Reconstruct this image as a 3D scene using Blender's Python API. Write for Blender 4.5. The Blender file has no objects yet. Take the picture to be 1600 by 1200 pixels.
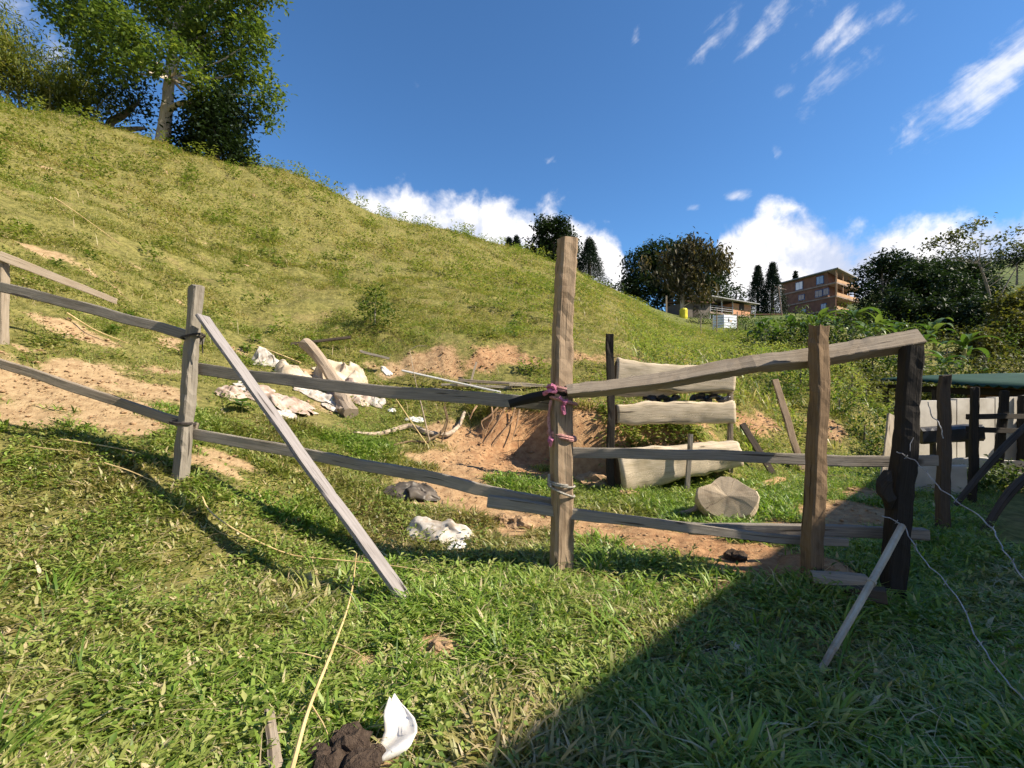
import bpy, math, random
import numpy as np
from mathutils import Vector
random.seed(7)
RNG = np.random.default_rng(11)
scene = bpy.context.scene
COL = scene.collection
R = math.radians

# ---------------------------------------------------------------- camera, sky, sun, exposure
EYE = 1.5
F = 733.0                      # focal length in photo pixels (1600 wide)
cam_data = bpy.data.cameras.new('camera')
cam_data.sensor_width = 36.0
cam_data.lens = 36.0 * F / 1600.0
cam_data.clip_start = 0.02
cam_data.clip_end = 3000.0
cam = bpy.data.objects.new('camera', cam_data)
cam.location = (0, 0, EYE)
cam.rotation_euler = (R(90), 0, 0)
COL.objects.link(cam)
scene.camera = cam

SUN_EL = R(40)
SUN_AZ = R(102)                # clockwise from +Y: from the right, a little behind
SDIR = Vector((math.sin(SUN_AZ) * math.cos(SUN_EL), math.cos(SUN_AZ) * math.cos(SUN_EL), math.sin(SUN_EL)))
sun_data = bpy.data.lights.new('sun', 'SUN')
sun_data.energy = 5.0
sun_data.angle = R(0.53)
sun_data.color = (1.0, 0.9, 0.74)
sun = bpy.data.objects.new('sun', sun_data)
sun.rotation_euler = SDIR.to_track_quat('Z', 'Y').to_euler()
sun.location = SDIR * 30
COL.objects.link(sun)

scene.view_settings.view_transform = 'Standard'
scene.view_settings.look = 'None'
scene.view_settings.gamma = 1.0
scene.view_settings.exposure = 0.92
scene.view_settings.use_curve_mapping = False
scene.render.engine = 'CYCLES'
scene.cycles.max_bounces = 4
scene.cycles.diffuse_bounces = 2
scene.cycles.transmission_bounces = 2
scene.cycles.transparent_max_bounces = 4
scene.cycles.use_denoising = True
scene.cycles.use_adaptive_sampling = True
scene.cycles.adaptive_threshold = 0.025


class NT:
    """small node-tree writer"""
    def __init__(self, tree):
        self.t = tree
        self.n = tree.nodes
        self.n.clear()

    def add(self, kind, **kw):
        nd = self.n.new(kind)
        ins = kw.pop('ins', {})
        for k, v in kw.items():
            setattr(nd, k, v)
        for k, v in ins.items():
            self.set(nd, k, v)
        return nd

    def set(self, nd, k, v):
        s = nd.inputs[k]
        if hasattr(v, 'is_linked') or hasattr(v, 'links'):
            self.t.links.new(v, s)
        else:
            s.default_value = v

    def m(self, op, a, b=None, c=None, clamp=False):
        nd = self.n.new('ShaderNodeMath')
        nd.operation = op
        nd.use_clamp = clamp
        for i, v in enumerate((a, b, c)):
            if v is not None:
                self.set(nd, i, v)
        return nd.outputs[0]

    def mix(self, f, a, b, blend='MIX'):
        nd = self.n.new('ShaderNodeMix')
        nd.data_type = 'RGBA'
        nd.blend_type = blend
        self.set(nd, 0, f)
        self.set(nd, 6, a)
        self.set(nd, 7, b)
        return nd.outputs[2]

    def ramp(self, f, stops, interp='LINEAR'):
        nd = self.n.new('ShaderNodeValToRGB')
        cr = nd.color_ramp
        cr.interpolation = interp
        while len(cr.elements) < len(stops):
            cr.elements.new(0.5)
        for e, (p, c) in zip(cr.elements, stops):
            e.position = p
            e.color = c if len(c) == 4 else (*c, 1)
        self.set(nd, 0, f)
        return nd.outputs[0]

    def noise(self, vec, scale, detail=4, rough=0.55, dim='3D', dist=0.0):
        nd = self.n.new('ShaderNodeTexNoise')
        nd.noise_dimensions = dim
        if vec is not None:
            self.set(nd, 'Vector', vec)
        nd.inputs['Scale'].default_value = scale
        nd.inputs['Detail'].default_value = detail
        nd.inputs['Roughness'].default_value = rough
        nd.inputs['Distortion'].default_value = dist
        return nd.outputs[0]

    def maprange(self, v, a, b, c=0.0, d=1.0, smooth=True):
        nd = self.n.new('ShaderNodeMapRange')
        nd.interpolation_type = 'SMOOTHSTEP' if smooth else 'LINEAR'
        self.set(nd, 0, v)
        for i, x in zip((1, 2, 3, 4), (a, b, c, d)):
            self.set(nd, i, x)
        return nd.outputs[0]


def az_el(px, py):
    d = Vector(((px - 800) / F, 1.0, (600 - py) / F)).normalized()
    return math.atan2(d.x, d.y), math.asin(d.z)


def build_world():
    w = bpy.data.worlds.new('World')
    scene.world = w
    w.use_nodes = True
    T = NT(w.node_tree)
    sky = T.add('ShaderNodeTexSky', sky_type='NISHITA', sun_disc=False)
    sky.sun_elevation = SUN_EL
    sky.sun_rotation = SUN_AZ
    sky.altitude = 1800
    sky.air_density = 1.1
    sky.dust_density = 0.35
    sky.ozone_density = 3.0
    tc = T.add('ShaderNodeTexCoord').outputs['Generated']
    sep = T.add('ShaderNodeSeparateXYZ', ins={0: tc})
    az = T.m('ARCTAN2', sep.outputs[0], sep.outputs[1])
    el = T.m('ARCSINE', sep.outputs[2])
    # --- cumulus bank along the horizon: its top line is a curve over the azimuth
    pts = [(520, 300), (575, 308), (640, 298), (700, 312), (760, 312), (830, 338), (868, 325), (900, 345), (935, 362),
           (965, 385), (985, 440), (1010, 520), (1085, 520), (1108, 400), (1140, 365), (1180, 340), (1232, 328), (1275, 342), (1320, 362),
           (1370, 360), (1430, 352), (1500, 342), (1600, 336)]
    cv = T.n.new('ShaderNodeFloatCurve')
    T.set(cv, 'Value', T.m('MULTIPLY_ADD', az, 1 / (2 * math.pi), 0.5))
    c = cv.mapping.curves[0]
    c.points[0].location = (0, 0.25)
    c.points[1].location = (1, 0.25)
    c.points.new(0.1, 0.34); c.points.new(0.2, 0.2); c.points.new(0.3, 0.36)
    c.points.new(0.36, 0.30); c.points.new(0.72, 0.34); c.points.new(0.8, 0.22); c.points.new(0.9, 0.33)
    for px, py in pts:
        a, e = az_el(px, py)
        c.points.new(a / (2 * math.pi) + 0.5, e)
    cv.mapping.update()
    top = cv.outputs[0]
    n1 = T.noise(tc, 11.0, 7, 0.58, dist=0.25)
    n2 = T.noise(tc, 34.0, 5, 0.6)
    n3 = T.noise(tc, 3.2, 3, 0.5)
    bump = T.m('MULTIPLY_ADD', T.m('SUBTRACT', n1, 0.5), 0.16, T.m('MULTIPLY', T.m('SUBTRACT', n2, 0.5), 0.05))
    h = T.m('ADD', T.m('SUBTRACT', top, el), bump)
    cum = T.maprange(h, -0.02, 0.035)
    # --- wind-torn wisps: soft ellipses, each filled by stretched noise
    wisps = [(1108, 70, .075, .020, 38, 1.0), (1122, 35, .06, .012, 20, .75), (1303, 48, .055, .016, 42, 1.0), (1230, 20, .13, .035, 30, .8),
             (1400, 8, .15, .03, 15, .75), (996, 62, .018, .022, 120, .85), (1224, 140, .02, .013, 0, .7),
             (1500, 150, .10, .030, 36, .95), (1560, 120, .11, .040, 40, 1.0), (1595, 75, .08, .03, 60, .85), (1480, 195, .10, .012, 22, .6), (1150, 306, .026, .012, 0, 1.0),
             (1082, 322, .02, .010, 0, .55), (1212, 240, .012, .014, 0, .55), (858, 255, .03, .016, 160, .55), (872, 308, .03, .022, 60, .8),
             (655, 128, .03, .014, 0, .35), (1310, 110, .10, .05, 40, .4), (20, 15, .12, .05, 130, .9)]
    # the same weather goes on outside the frame
    rw = random.Random(5)
    extra = [(rw.uniform(55, 305), rw.uniform(22, 70), rw.uniform(.06, .2), rw.uniform(.02, .06), rw.uniform(10, 60), rw.uniform(.5, 1)) for _ in range(5)]
    wsum = None
    allw = [(*az_el(px, py), a, b, ang, s) for px, py, a, b, ang, s in wisps]
    allw += [((R(a_) + math.pi) % (2 * math.pi) - math.pi, R(e_), sx, sy, ang, s) for a_, e_, sx, sy, ang, s in extra]
    for a0, e0, sx, sy, ang, s in allw:
        ca, sa = math.cos(R(ang)), math.sin(R(ang))
        ce = math.cos(e0)
        dx = T.m('MULTIPLY', T.m('SUBTRACT', az, a0), ce)
        dy = T.m('SUBTRACT', el, e0)
        u = T.m('MULTIPLY_ADD', dx, ca / sx, T.m('MULTIPLY', dy, sa / sx))
        v = T.m('MULTIPLY_ADD', dx, -sa / sy, T.m('MULTIPLY', dy, ca / sy))
        r2 = T.m('MULTIPLY_ADD', u, u, T.m('MULTIPLY', v, v))
        g = T.m('MULTIPLY', T.m('EXPONENT', T.m('MULTIPLY', r2, -1.1)), s)
        wsum = g if wsum is None else T.m('MAXIMUM', wsum, g)
    rot = T.add('ShaderNodeVectorRotate', rotation_type='Y_AXIS', ins={'Vector': tc, 'Angle': R(36)})
    mp = T.add('ShaderNodeMapping', ins={'Vector': rot.outputs[0], 'Scale': (4.5, 9.0, 34.0)})
    nw = T.noise(mp.outputs[0], 1.0, 8, 0.66, dist=0.5)
    nw2 = T.noise(tc, 16.0, 6, 0.6, dist=0.3)
    fill = T.m('ADD', T.m('MULTIPLY', T.m('SUBTRACT', nw, 0.5), 1.7), T.m('MULTIPLY', T.m('SUBTRACT', nw2, 0.5), 2.3))
    wd = T.maprange(T.m('ADD', wsum, T.m('MULTIPLY', fill, 0.85)), 0.42, 1.35)
    wd = T.m('MULTIPLY', wd, T.maprange(wsum, 0.03, 0.3))
    wd = T.m('MULTIPLY', wd, 0.74)
    dens = T.m('MAXIMUM', cum, wd, clamp=True)
    # cloud body: light tops, blue-grey hollows
    shade = T.m('ADD', T.m('MULTIPLY', n1, 0.6), T.m('MULTIPLY', n3, 0.4))
    deep = T.maprange(h, 0.03, 0.20)
    lit = T.m('MULTIPLY_ADD', T.maprange(shade, 0.38, 0.62), 0.46, 0.62)
    lit = T.m('MULTIPLY', lit, T.m('MULTIPLY_ADD', deep, -0.14, 1.0))
    ccol = T.mix(T.maprange(lit, 0.6, 1.0), (0.52, 0.58, 0.74, 1), (0.98, 0.96, 0.97, 1))
    bg1 = T.add('ShaderNodeBackground', ins={'Color': T.mix(1.0, sky.outputs[0], (0.62, 0.95, 1.18, 1), 'MULTIPLY'), 'Strength': 0.084})
    bg2 = T.add('ShaderNodeBackground', ins={'Color': ccol, 'Strength': 0.66})
    mx = T.add('ShaderNodeMixShader', ins={0: dens, 1: bg1.outputs[0], 2: bg2.outputs[0]})
    out = T.add('ShaderNodeOutputWorld', ins={0: mx.outputs[0]})
    w.cycles.sampling_method = 'MANUAL'
    w.cycles.sample_map_resolution = 512


build_world()


# ---------------------------------------------------------------- noise and placing helpers
def P(px, py, y):
    """the point seen at photo pixel (px, py) at distance y in front of the camera"""
    return Vector(((px - 800) / F * y, y, EYE + (600 - py) / F * y))


def _h(ix, iy, iz, seed):
    v = (ix.astype(np.int64) * 374761393 + iy.astype(np.int64) * 668265263 + iz.astype(np.int64) * 2147483647 + seed * 974634777) & 0xffffffff
    v = ((v ^ (v >> 13)) * 1274126177) & 0xffffffff
    v = ((v ^ (v >> 16)) * 2246822519) & 0xffffffff
    v = v ^ (v >> 15)
    return (v & 0xffffff) / float(0xffffff)


def vnoise(x, y, z=None, seed=0):
    x = np.asarray(x, float); y = np.asarray(y, float)
    z = np.zeros_like(x) if z is None else np.asarray(z, float)
    ix, iy, iz = np.floor(x), np.floor(y), np.floor(z)
    fx, fy, fz = x - ix, y - iy, z - iz
    fx, fy, fz = (f * f * (3 - 2 * f) for f in (fx, fy, fz))
    out = 0
    for dx in (0, 1):
        for dy in (0, 1):
            for dz in (0, 1):
                wgt = (fx if dx else 1 - fx) * (fy if dy else 1 - fy) * (fz if dz else 1 - fz)
                out = out + wgt * _h(ix + dx, iy + dy, iz + dz, seed)
    return out * 2 - 1


def fbm(x, y, z=None, octv=4, seed=0, gain=0.5):
    a, s, t = 1.0, 0.0, 0.0
    x = np.asarray(x, float); y = np.asarray(y, float)
    z = np.zeros_like(x) if z is None else np.asarray(z, float)
    for i in range(octv):
        s = s + a * vnoise(x, y, z, seed + i * 17)
        t += a
        a *= gain
        x, y, z = x * 2.03, y * 2.03, z * 2.03
    return s / t


def pchip(xk, yk, x):
    xk = np.asarray(xk, float); yk = np.asarray(yk, float)
    hk = np.diff(xk)
    dk = np.diff(yk, axis=0) / (hk if yk.ndim == 1 else hk[:, None])
    d = np.zeros_like(yk)
    a, b = dk[:-1], dk[1:]
    with np.errstate(divide='ignore', invalid='ignore'):
        hm = 2 * a * b / (a + b)
    d[1:-1] = np.where(a * b > 0, np.nan_to_num(hm), 0)
    d[0], d[-1] = dk[0], dk[-1]
    i = np.clip(np.searchsorted(xk, x) - 1, 0, len(xk) - 2)
    t = (x - xk[i]) / hk[i]
    hh = hk[i]
    if yk.ndim > 1:
        t = t[:, None]; hh = hh[:, None]
    t = np.clip(t, 0, 1)
    return ((1 + 2 * t) * (1 - t) ** 2 * yk[i] + t * (1 - t) ** 2 * hh * d[i] + t * t * (3 - 2 * t) * yk[i + 1] + t * t * (t - 1) * hh * d[i + 1])


# ---------------------------------------------------------------- the lie of the land
# each column: direction (photo px) -> [(py, distance) ...] then extra (distance, height) beyond the brow
def colm(px, seen, beyond):
    phi = math.atan((px - 800) / F)
    c = math.cos(phi)
    rz = [(0.2 / c, 0.0 if seen[0][1] > .3 else 0)] + [(y / c, EYE + (600 - py) / F * y) for py, y in seen] + [(y / c, z) for y, z in beyond]
    return phi, rz


COLS = [
    (R(-180), [(.2, 0), (4, 0), (10, -.2), (40, -1.5), (450, -6)]),
    (R(-110), [(.2, 0), (3, .1), (6, .9), (12, 3), (30, 8), (80, 14), (450, 16)]),
    (R(-75), [(.2, 0), (2, .15), (4, .8), (6, 2.0), (10, 5), (18, 11), (32, 19.5), (60, 24), (450, 28)]),
    colm(0, [(1200, 1.7), (1050, 2.2), (900, 3.0), (780, 3.8), (690, 4.5), (610, 5.4), (480, 7.0), (350, 10.1), (250, 15.1), (165, 26)], [(34, 20.2), (60, 23), (300, 26)]),
    colm(140, [(1200, 1.75), (1050, 2.2), (900, 3.1), (790, 3.85), (708, 4.45), (620, 5.7), (540, 7.2), (440, 9.3), (340, 13.4), (255, 20), (202, 28)], [(36, 16.6), (60, 19), (300, 22)]),
    colm(280, [(1200, 1.8), (1050, 2.3), (900, 3.3), (800, 4.0), (740, 4.4), (690, 5.0), (640, 6.0), (560, 8.0), (480, 10.6), (400, 14), (320, 19.5), (240, 30)], [(38, 17), (60, 17.5), (300, 18)]),
    colm(430, [(1200, 1.83), (1050, 2.4), (900, 3.55), (800, 4.4), (740, 5.0), (680, 6.2), (630, 7.5), (580, 9.0), (520, 11.2), (450, 14.5), (380, 20), (282, 34)], [(44, 16.5), (80, 16), (300, 14)]),
    colm(600, [(1200, 1.83), (1000, 2.75), (880, 3.93), (800, 5.0), (700, 7.0), (640, 9.0), (605, 9.8), (550, 10.9), (500, 13), (450, 17), (403, 23.5), (352, 36)], [(46, 13.5), (80, 12), (300, 10)]),
    colm(700, [(1200, 1.83), (1000, 2.75), (880, 3.93), (800, 5.2), (730, 6.9), (680, 8.0), (645, 8.8), (605, 9.7), (545, 10.9), (500, 13.5), (450, 18.5), (414, 25), (376, 40)], [(50, 12.8), (80, 11), (300, 9)]),
    colm(740, [(1200, 1.83), (1000, 2.75), (885, 3.88), (800, 5.3), (735, 6.9), (690, 8.0), (655, 8.75), (633, 9.05), (605, 9.7), (548, 10.9), (500, 13.8), (450, 20), (420, 26.5), (386, 42)], [(51, 12.8), (80, 11.5), (300, 9)]),
    colm(780, [(1200, 1.83), (1000, 2.75), (885, 3.86), (800, 5.4), (735, 7.0), (714, 7.7), (702, 8.05), (642, 8.25), (632, 8.6), (605, 9.6), (550, 11), (500, 14), (450, 21), (424, 28), (396, 44)], [(52, 12.9), (80, 12), (300, 9)]),
    colm(830, [(1200, 1.83), (1000, 2.75), (888, 3.82), (800, 5.45), (742, 7.1), (724, 7.75), (710, 8.2), (650, 8.4), (634, 8.7), (603, 9.6), (548, 11.2), (500, 14.3), (455, 21.5), (433, 29.5), (408, 44.5)], [(54, 12.4), (80, 12), (300, 9)]),
    colm(862, [(1200, 1.83), (1000, 2.75), (890, 3.79), (800, 5.5), (748, 7.1), (726, 7.75), (712, 8.1), (648, 8.3), (632, 8.6), (600, 9.6), (545, 11.3), (500, 14.5), (460, 22), (440, 31), (420, 45)], [(55, 12.2), (80, 12), (300, 9)]),
    colm(893, [(1200, 1.83), (1000, 2.75), (894, 3.74), (800, 5.5), (756, 6.9), (742, 7.1), (650, 7.25), (632, 7.95), (600, 9.55), (548, 11.3), (505, 14.5), (466, 22), (446, 31), (428, 45)], [(56, 12.2), (82, 13), (300, 12)]),
    colm(940, [(1200, 1.83), (1000, 2.75), (900, 3.66), (800, 5.5), (763, 6.8), (752, 7.05), (652, 7.25), (634, 7.9), (600, 9.5), (555, 11.3), (515, 14.5), (482, 22), (463, 32), (448, 46)], [(60, 13.2), (90, 15), (300, 20)]),
    colm(1070, [(1200, 1.83), (1000, 2.75), (900, 3.62), (800, 5.5), (770, 6.5), (748, 7.0), (680, 7.2), (645, 7.7), (600, 9.3), (576, 12), (560, 16), (542, 24), (520, 38)], [(48, 7.2), (60, 10.0), (76, 12), (110, 16), (300, 24)]),
    colm(1180, [(1200, 1.83), (1000, 2.75), (900, 3.58), (795, 5.6), (742, 7.3), (700, 8.0), (650, 9.0), (610, 10.5), (584, 12), (564, 15), (555, 20)], [(26, 3.0), (34, 4.4), (50, 7.3), (66, 10.3), (95, 15.5), (150, 20), (300, 30)]),
    colm(1290, [(1200, 1.83), (1000, 2.75), (900, 3.42), (840, 4.5), (780, 6.1), (735, 8), (700, 9), (650, 10.2), (600, 12), (580, 14)], [(19, 2.6), (27, 3.7), (36, 5.2), (60, 9.3), (90, 14), (130, 18), (300, 42)]),
    colm(1400, [(1200, 1.83), (1000, 2.8), (935, 3.45), (830, 4.8), (765, 6.6), (725, 8.6), (690, 10), (668, 11)], [(14, .3), (18, 1.0), (26, 2.9), (35, 4.4), (60, 8), (90, 13), (200, 38), (300, 64)]),
    colm(1500, [(1200, 1.83), (1000, 2.85), (930, 3.5), (800, 5.4), (755, 7.1), (715, 9.5)], [(12, -.2), (17, .6), (26, 2.6), (35, 4.2), (60, 8), (90, 13), (180, 38), (300, 74)]),
    colm(1600, [(1200, 1.83), (1000, 2.85), (930, 3.5), (800, 5.4), (755, 7.0), (715, 9.5)], [(12, -.3), (17, .4), (26, 2.4), (35, 4.2), (60, 8.5), (90, 15), (180, 43), (300, 84)]),
    (R(62), [(.2, 0), (4, -.02), (8, -.2), (15, -.6), (30, .5), (60, 6), (100, 16), (200, 44), (450, 90)]),
    (R(110), [(.2, 0), (4, 0), (10, -.3), (30, -.8), (80, 4), (450, 40)]),
    (R(180), [(.2, 0), (4, 0), (10, -.2), (40, -1.5), (450, -6)]),
]
phi_f = np.arange(-62, 62.001, 0.27)
PHI = np.radians(np.concatenate([np.arange(-180, -62.1, 3.5), phi_f, np.arange(64, 180.1, 3.5), [180.0]]))
PHI = np.unique(PHI)
LR = np.linspace(math.log(0.22), math.log(440), 480)
RAD = np.exp(LR)


def _build_heights():
    rows = []
    for phi, rz in COLS:
        r = np.log([a for a, _ in rz]); z = np.array([b for _, b in rz], float)
        if r[-1] < LR[-1]:
            r = np.append(r, LR[-1] + .1); z = np.append(z, z[-1])
        rows.append(pchip(r, z, LR))
    phis = np.array([c[0] for c in COLS])
    H = pchip(phis, np.array(rows), PHI)
    # soften the seams between columns
    for _ in range(2):
        H[1:-1] = .25 * H[:-2] + .5 * H[1:-1] + .25 * H[2:]
    ph, rr = np.meshgrid(PHI, RAD, indexing='ij')
    X, Y = rr * np.sin(ph), rr * np.cos(ph)
    front = np.clip((rr - 1.0) / 3, 0, 1)
    H = H + front * 0.042 * fbm(X * 1.9, Y * 1.9, octv=3, seed=3) + np.clip(rr / 3, 0.3, 1) * 0.016 * fbm(X * 7, Y * 7, octv=2, seed=9)
    hill = np.clip((rr - 8.5) / 4, 0, 1) * np.clip((70 - rr) / 20, 0, 1)
    ter = fbm(X * .55 + 3, (H * 1.5 + Y * .1), octv=3, seed=21)
    H = H + hill * (0.17 * ter + 0.17 * fbm(X * 1.2, Y * 1.6, octv=3, seed=5) + 0.07 * fbm(X * 3.1, Y * 3.1, octv=2, seed=6) + .16 * fbm(X * .16, Y * .16, octv=2, seed=8) * np.clip((rr - 12) / 8, 0, 1))
    far = np.clip((rr - 60) / 60, 0, 1)
    H = H + far * 2.2 * fbm(X * .03, Y * .03, octv=3, seed=33)
    return X, Y, H


GX, GY, GH = _build_heights()


def gz(x, y):
    """height of the ground (arrays or scalars)"""
    x = np.asarray(x, float); y = np.asarray(y, float)
    ph = np.arctan2(x, y)
    lr = np.log(np.clip(np.hypot(x, y), .23, 430))
    i = np.clip(np.searchsorted(PHI, ph) - 1, 0, len(PHI) - 2)
    t = (ph - PHI[i]) / (PHI[i + 1] - PHI[i])
    fj = (lr - LR[0]) / (LR[1] - LR[0])
    j = np.clip(fj.astype(int) if isinstance(fj, np.ndarray) and fj.ndim else np.asarray(fj).astype(int), 0, len(LR) - 2)
    s = fj - j
    return (GH[i, j] * (1 - t) * (1 - s) + GH[i + 1, j] * t * (1 - s) + GH[i, j + 1] * (1 - t) * s + GH[i + 1, j + 1] * t * s)


def G(px, y, up=0.0):
    """a point on the ground in direction px at distance y"""
    x = (px - 800) / F * y
    return Vector((x, y, float(gz(x, y)) + up))


def GV(x, y, up=0.0):
    return Vector((x, y, float(gz(x, y)) + up))


# bare earth: patches with a place and a size of their own (x, y, radius x, radius y, strength)
def blob(px, y, rx, ry, s=1.0):
    return ((px - 800) / F * y, y, rx, ry, s)


SOIL = [blob(60, 5.6, 1.5, .7), blob(170, 6.4, 1.2, .7, .95), blob(20, 5.0, .7, .35), blob(120, 7.4, .9, .35, .8), blob(190, 5.2, .7, .4, .9),
        blob(250, 7.3, .45, .5, .7), blob(60, 9.6, 1.3, .28, .85), blob(160, 9.6, .8, .22, .7), blob(270, 8.7, .4, .5, .6), blob(210, 11.5, .5, .2, .6), blob(480, 9.4, .5, .3, .6),
        blob(370, 4.95, .6, .15, .7), blob(330, 4.7, .4, .14, .8), blob(460, 5.3, .6, .16, .5),
        blob(740, 7.2, 1.15, 1.05), blob(710, 7.9, .95, .65), blob(705, 6.2, .75, 1.0), blob(775, 5.8, .7, .8), blob(825, 5.1, .55, .45), blob(800, 4.75, .35, .25, .8),
        blob(950, 4.8, 1.0, .55), blob(1060, 4.55, .9, .55), blob(1150, 4.15, .75, .5), blob(1245, 3.7, .5, .4, 1.2), blob(1190, 3.75, .55, .3, 1.1), blob(1270, 4.6, .6, .6), blob(1330, 5.4, .6, .6, 1.0), blob(1370, 6.3, .5, .4, .7),
        blob(840, 8.1, 1.7, .6), blob(930, 7.6, 1.0, .6), blob(690, 10.5, 1.5, .6, .85), blob(610, 10.4, .8, .5, .8), blob(790, 10.8, 1.3, .55, .72), blob(900, 11.0, 1.3, .5, .6), blob(1000, 11.3, 1.2, .5, .5), blob(1000, 7.6, 1.2, .35, .75),
        blob(1170, 8.7, .7, .45, .95), blob(1205, 9.0, .5, .6, .8), blob(1290, 9.6, .6, .5, .8), blob(1070, 13, .7, .5, .5), blob(940, 12.4, 1.0, .5, .4),
        blob(690, 2.70, .17, .16, 1.3), blob(565, 2.52, .15, .11, 1.2), blob(1110, 2.6, .2, .12, 1.0), blob(618, 1.96, .13, .15, 1.3), blob(430, 2.75, .09, .06, 1.0), blob(250, 2.6, .1, .06, .9), blob(520, 3.0, .08, .05, .9), blob(1110, 2.5, .25, .12, .7), blob(1150, 3.42, .25, .08, .7), blob(540, 1.95, .25, .1, .8), blob(935, 7.0, .3, .2, .8)]


def soil_at(x, y):
    x = np.asarray(x, float); y = np.asarray(y, float)
    s = np.zeros_like(x)
    wob = .55 * fbm(x * 1.7, y * 1.7, octv=4, seed=41)
    for bx, by, rx, ry, st in SOIL:
        d = np.sqrt(((x - bx) / rx) ** 2 + ((y - by) / ry) ** 2)
        s = np.maximum(s, st * np.clip(1.22 - d + 1.25 * wob, 0, 1))
    rr = np.hypot(x, y)
    ph = np.degrees(np.arctan2(x, y))
    hill = np.clip((rr - 7) / 3, 0, 1)
    p = fbm(x * .9, y * 1.5 + gz(x, y) * .8, octv=4, seed=51)
    lim = .30 + .26 * np.clip((ph + 40) / 40, 0, 1) + np.clip((rr - 9) / 20, 0, .16)
    s = np.maximum(s, hill * np.clip((p - lim) * 5, 0, .8))
    s = np.maximum(s, (1 - hill) * np.clip((p - .5) * 4, 0, .5))
    e = .12
    sl = np.hypot(gz(x + e, y) - gz(x - e, y), gz(x, y + e) - gz(x, y - e)) / (2 * e)
    s = np.maximum(s, np.clip((sl - 1.15) * 1.6, 0, 1) * (rr < 15))
    return np.clip(s, 0, 1)


# ---------------------------------------------------------------- mesh and object writers
ROOTLOC = {}


def new_mesh(name, V, F_, uv=None, smooth=False, attrs=None):
    me = bpy.data.meshes.new(name)
    V = np.asarray(V, np.float32)
    if isinstance(F_, np.ndarray):
        n, k = F_.shape
        me.vertices.add(len(V))
        me.vertices.foreach_set('co', V.ravel())
        me.loops.add(n * k)
        me.loops.foreach_set('vertex_index', F_.astype(np.int32).ravel())
        me.polygons.add(n)
        me.polygons.foreach_set('loop_start', np.arange(0, n * k, k, dtype=np.int32))
        me.update(calc_edges=True)
    else:
        me.from_pydata([tuple(v) for v in V], [], F_)
        me.update()
    if uv is not None:
        lay = me.uv_layers.new(name='grain')
        idx = np.empty(len(me.loops), np.int32)
        me.loops.foreach_get('vertex_index', idx)
        lay.data.foreach_set('uv', np.asarray(uv, np.float32)[idx].ravel())
    if attrs:
        for k_, a in attrs.items():
            at = me.attributes.new(k_, 'FLOAT', 'POINT')
            at.data.foreach_set('value', np.asarray(a, np.float32))
    if smooth:
        me.polygons.foreach_set('use_smooth', np.ones(len(me.polygons), bool))
    me.validate()
    return me


def tag(o, label=None, cat=None, group=None, kind=None):
    if cat and not kind:
        kind = 'thing'
    for k, v in (('label', label), ('category', cat), ('group', group), ('kind', kind)):
        if v:
            o[k] = v
    return o


def thing(name, base, label, cat, group=None):
    o = bpy.data.objects.new(name, None)
    o.empty_display_size = .1
    o.location = base
    COL.objects.link(o)
    ROOTLOC[o] = Vector(base)
    return tag(o, label, cat, group)


def part(name, parent, geo, mat, smooth=False, label=None, kind=None):
    V, F_, uv = (geo + (None,))[:3] if len(geo) < 3 else geo
    V = np.asarray(V, float) - np.array(ROOTLOC[parent])
    o = bpy.data.objects.new(name, new_mesh(name, V, F_, uv, smooth))
    o.data.materials.append(mat)
    COL.objects.link(o)
    o.parent = parent
    ROOTLOC[o] = ROOTLOC[parent]
    return tag(o, label, kind=kind)


def solo(name, base, geo, mat, label=None, cat=None, group=None, kind=None, smooth=False, attrs=None):
    V, F_, uv = geo if len(geo) == 3 else (*geo, None)
    V = np.asarray(V, float) - np.array(base)
    o = bpy.data.objects.new(name, new_mesh(name, V, F_, uv, smooth, attrs))
    o.data.materials.append(mat)
    o.location = base
    COL.objects.link(o)
    ROOTLOC[o] = Vector(base)
    return tag(o, label, cat, group, kind)


def frames(pts):
    pts = [Vector(p) for p in pts]
    fr = []
    ref = Vector((0, 0, 1))
    for i in range(len(pts)):
        d = (pts[min(i + 1, len(pts) - 1)] - pts[max(i - 1, 0)]).normalized()
        if abs(d.dot(ref)) > .95:
            ref = Vector((0, 1, 0))
        a = d.cross(ref).normalized()
        b = a.cross(d).normalized()
        fr.append((d, a, b))
    return pts, fr


def tube(pts, rad, sides=7, rough=0.0, seed=0, flat=1.0, uvlen=True, close=True, freq=3.0):
    pts, fr = frames(pts)
    n = len(pts)
    rad = [rad] * n if not hasattr(rad, '__len__') else list(rad)
    if len(rad) != n:
        rad = list(np.interp(np.linspace(0, 1, n), np.linspace(0, 1, len(rad)), rad))
    V, uv = [], []
    L = 0
    ang = np.linspace(0, 2 * math.pi, sides, endpoint=False)
    for i, (p, (d, a, b)) in enumerate(zip(pts, fr)):
        if i:
            L += (p - pts[i - 1]).length
        for k, t in enumerate(ang):
            r = rad[i]
            if rough:
                r *= 1 + rough * float(vnoise(math.cos(t) * 1.3 + seed * 7.1, math.sin(t) * 1.3, L * freq, seed))
            V.append(p + a * (math.cos(t) * r) + b * (math.sin(t) * r * flat))
            uv.append((L + seed * .37, k / sides * 2 * math.pi * rad[i]))
    Fc = []
    for i in range(n - 1):
        for k in range(sides):
            k2 = (k + 1) % sides
            Fc.append((i * sides + k, i * sides + k2, (i + 1) * sides + k2, (i + 1) * sides + k))
    if close:
        Fc.append(tuple(range(sides - 1, -1, -1)))
        Fc.append(tuple((n - 1) * sides + k for k in range(sides)))
    return np.array(V), Fc, np.array(uv)


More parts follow.
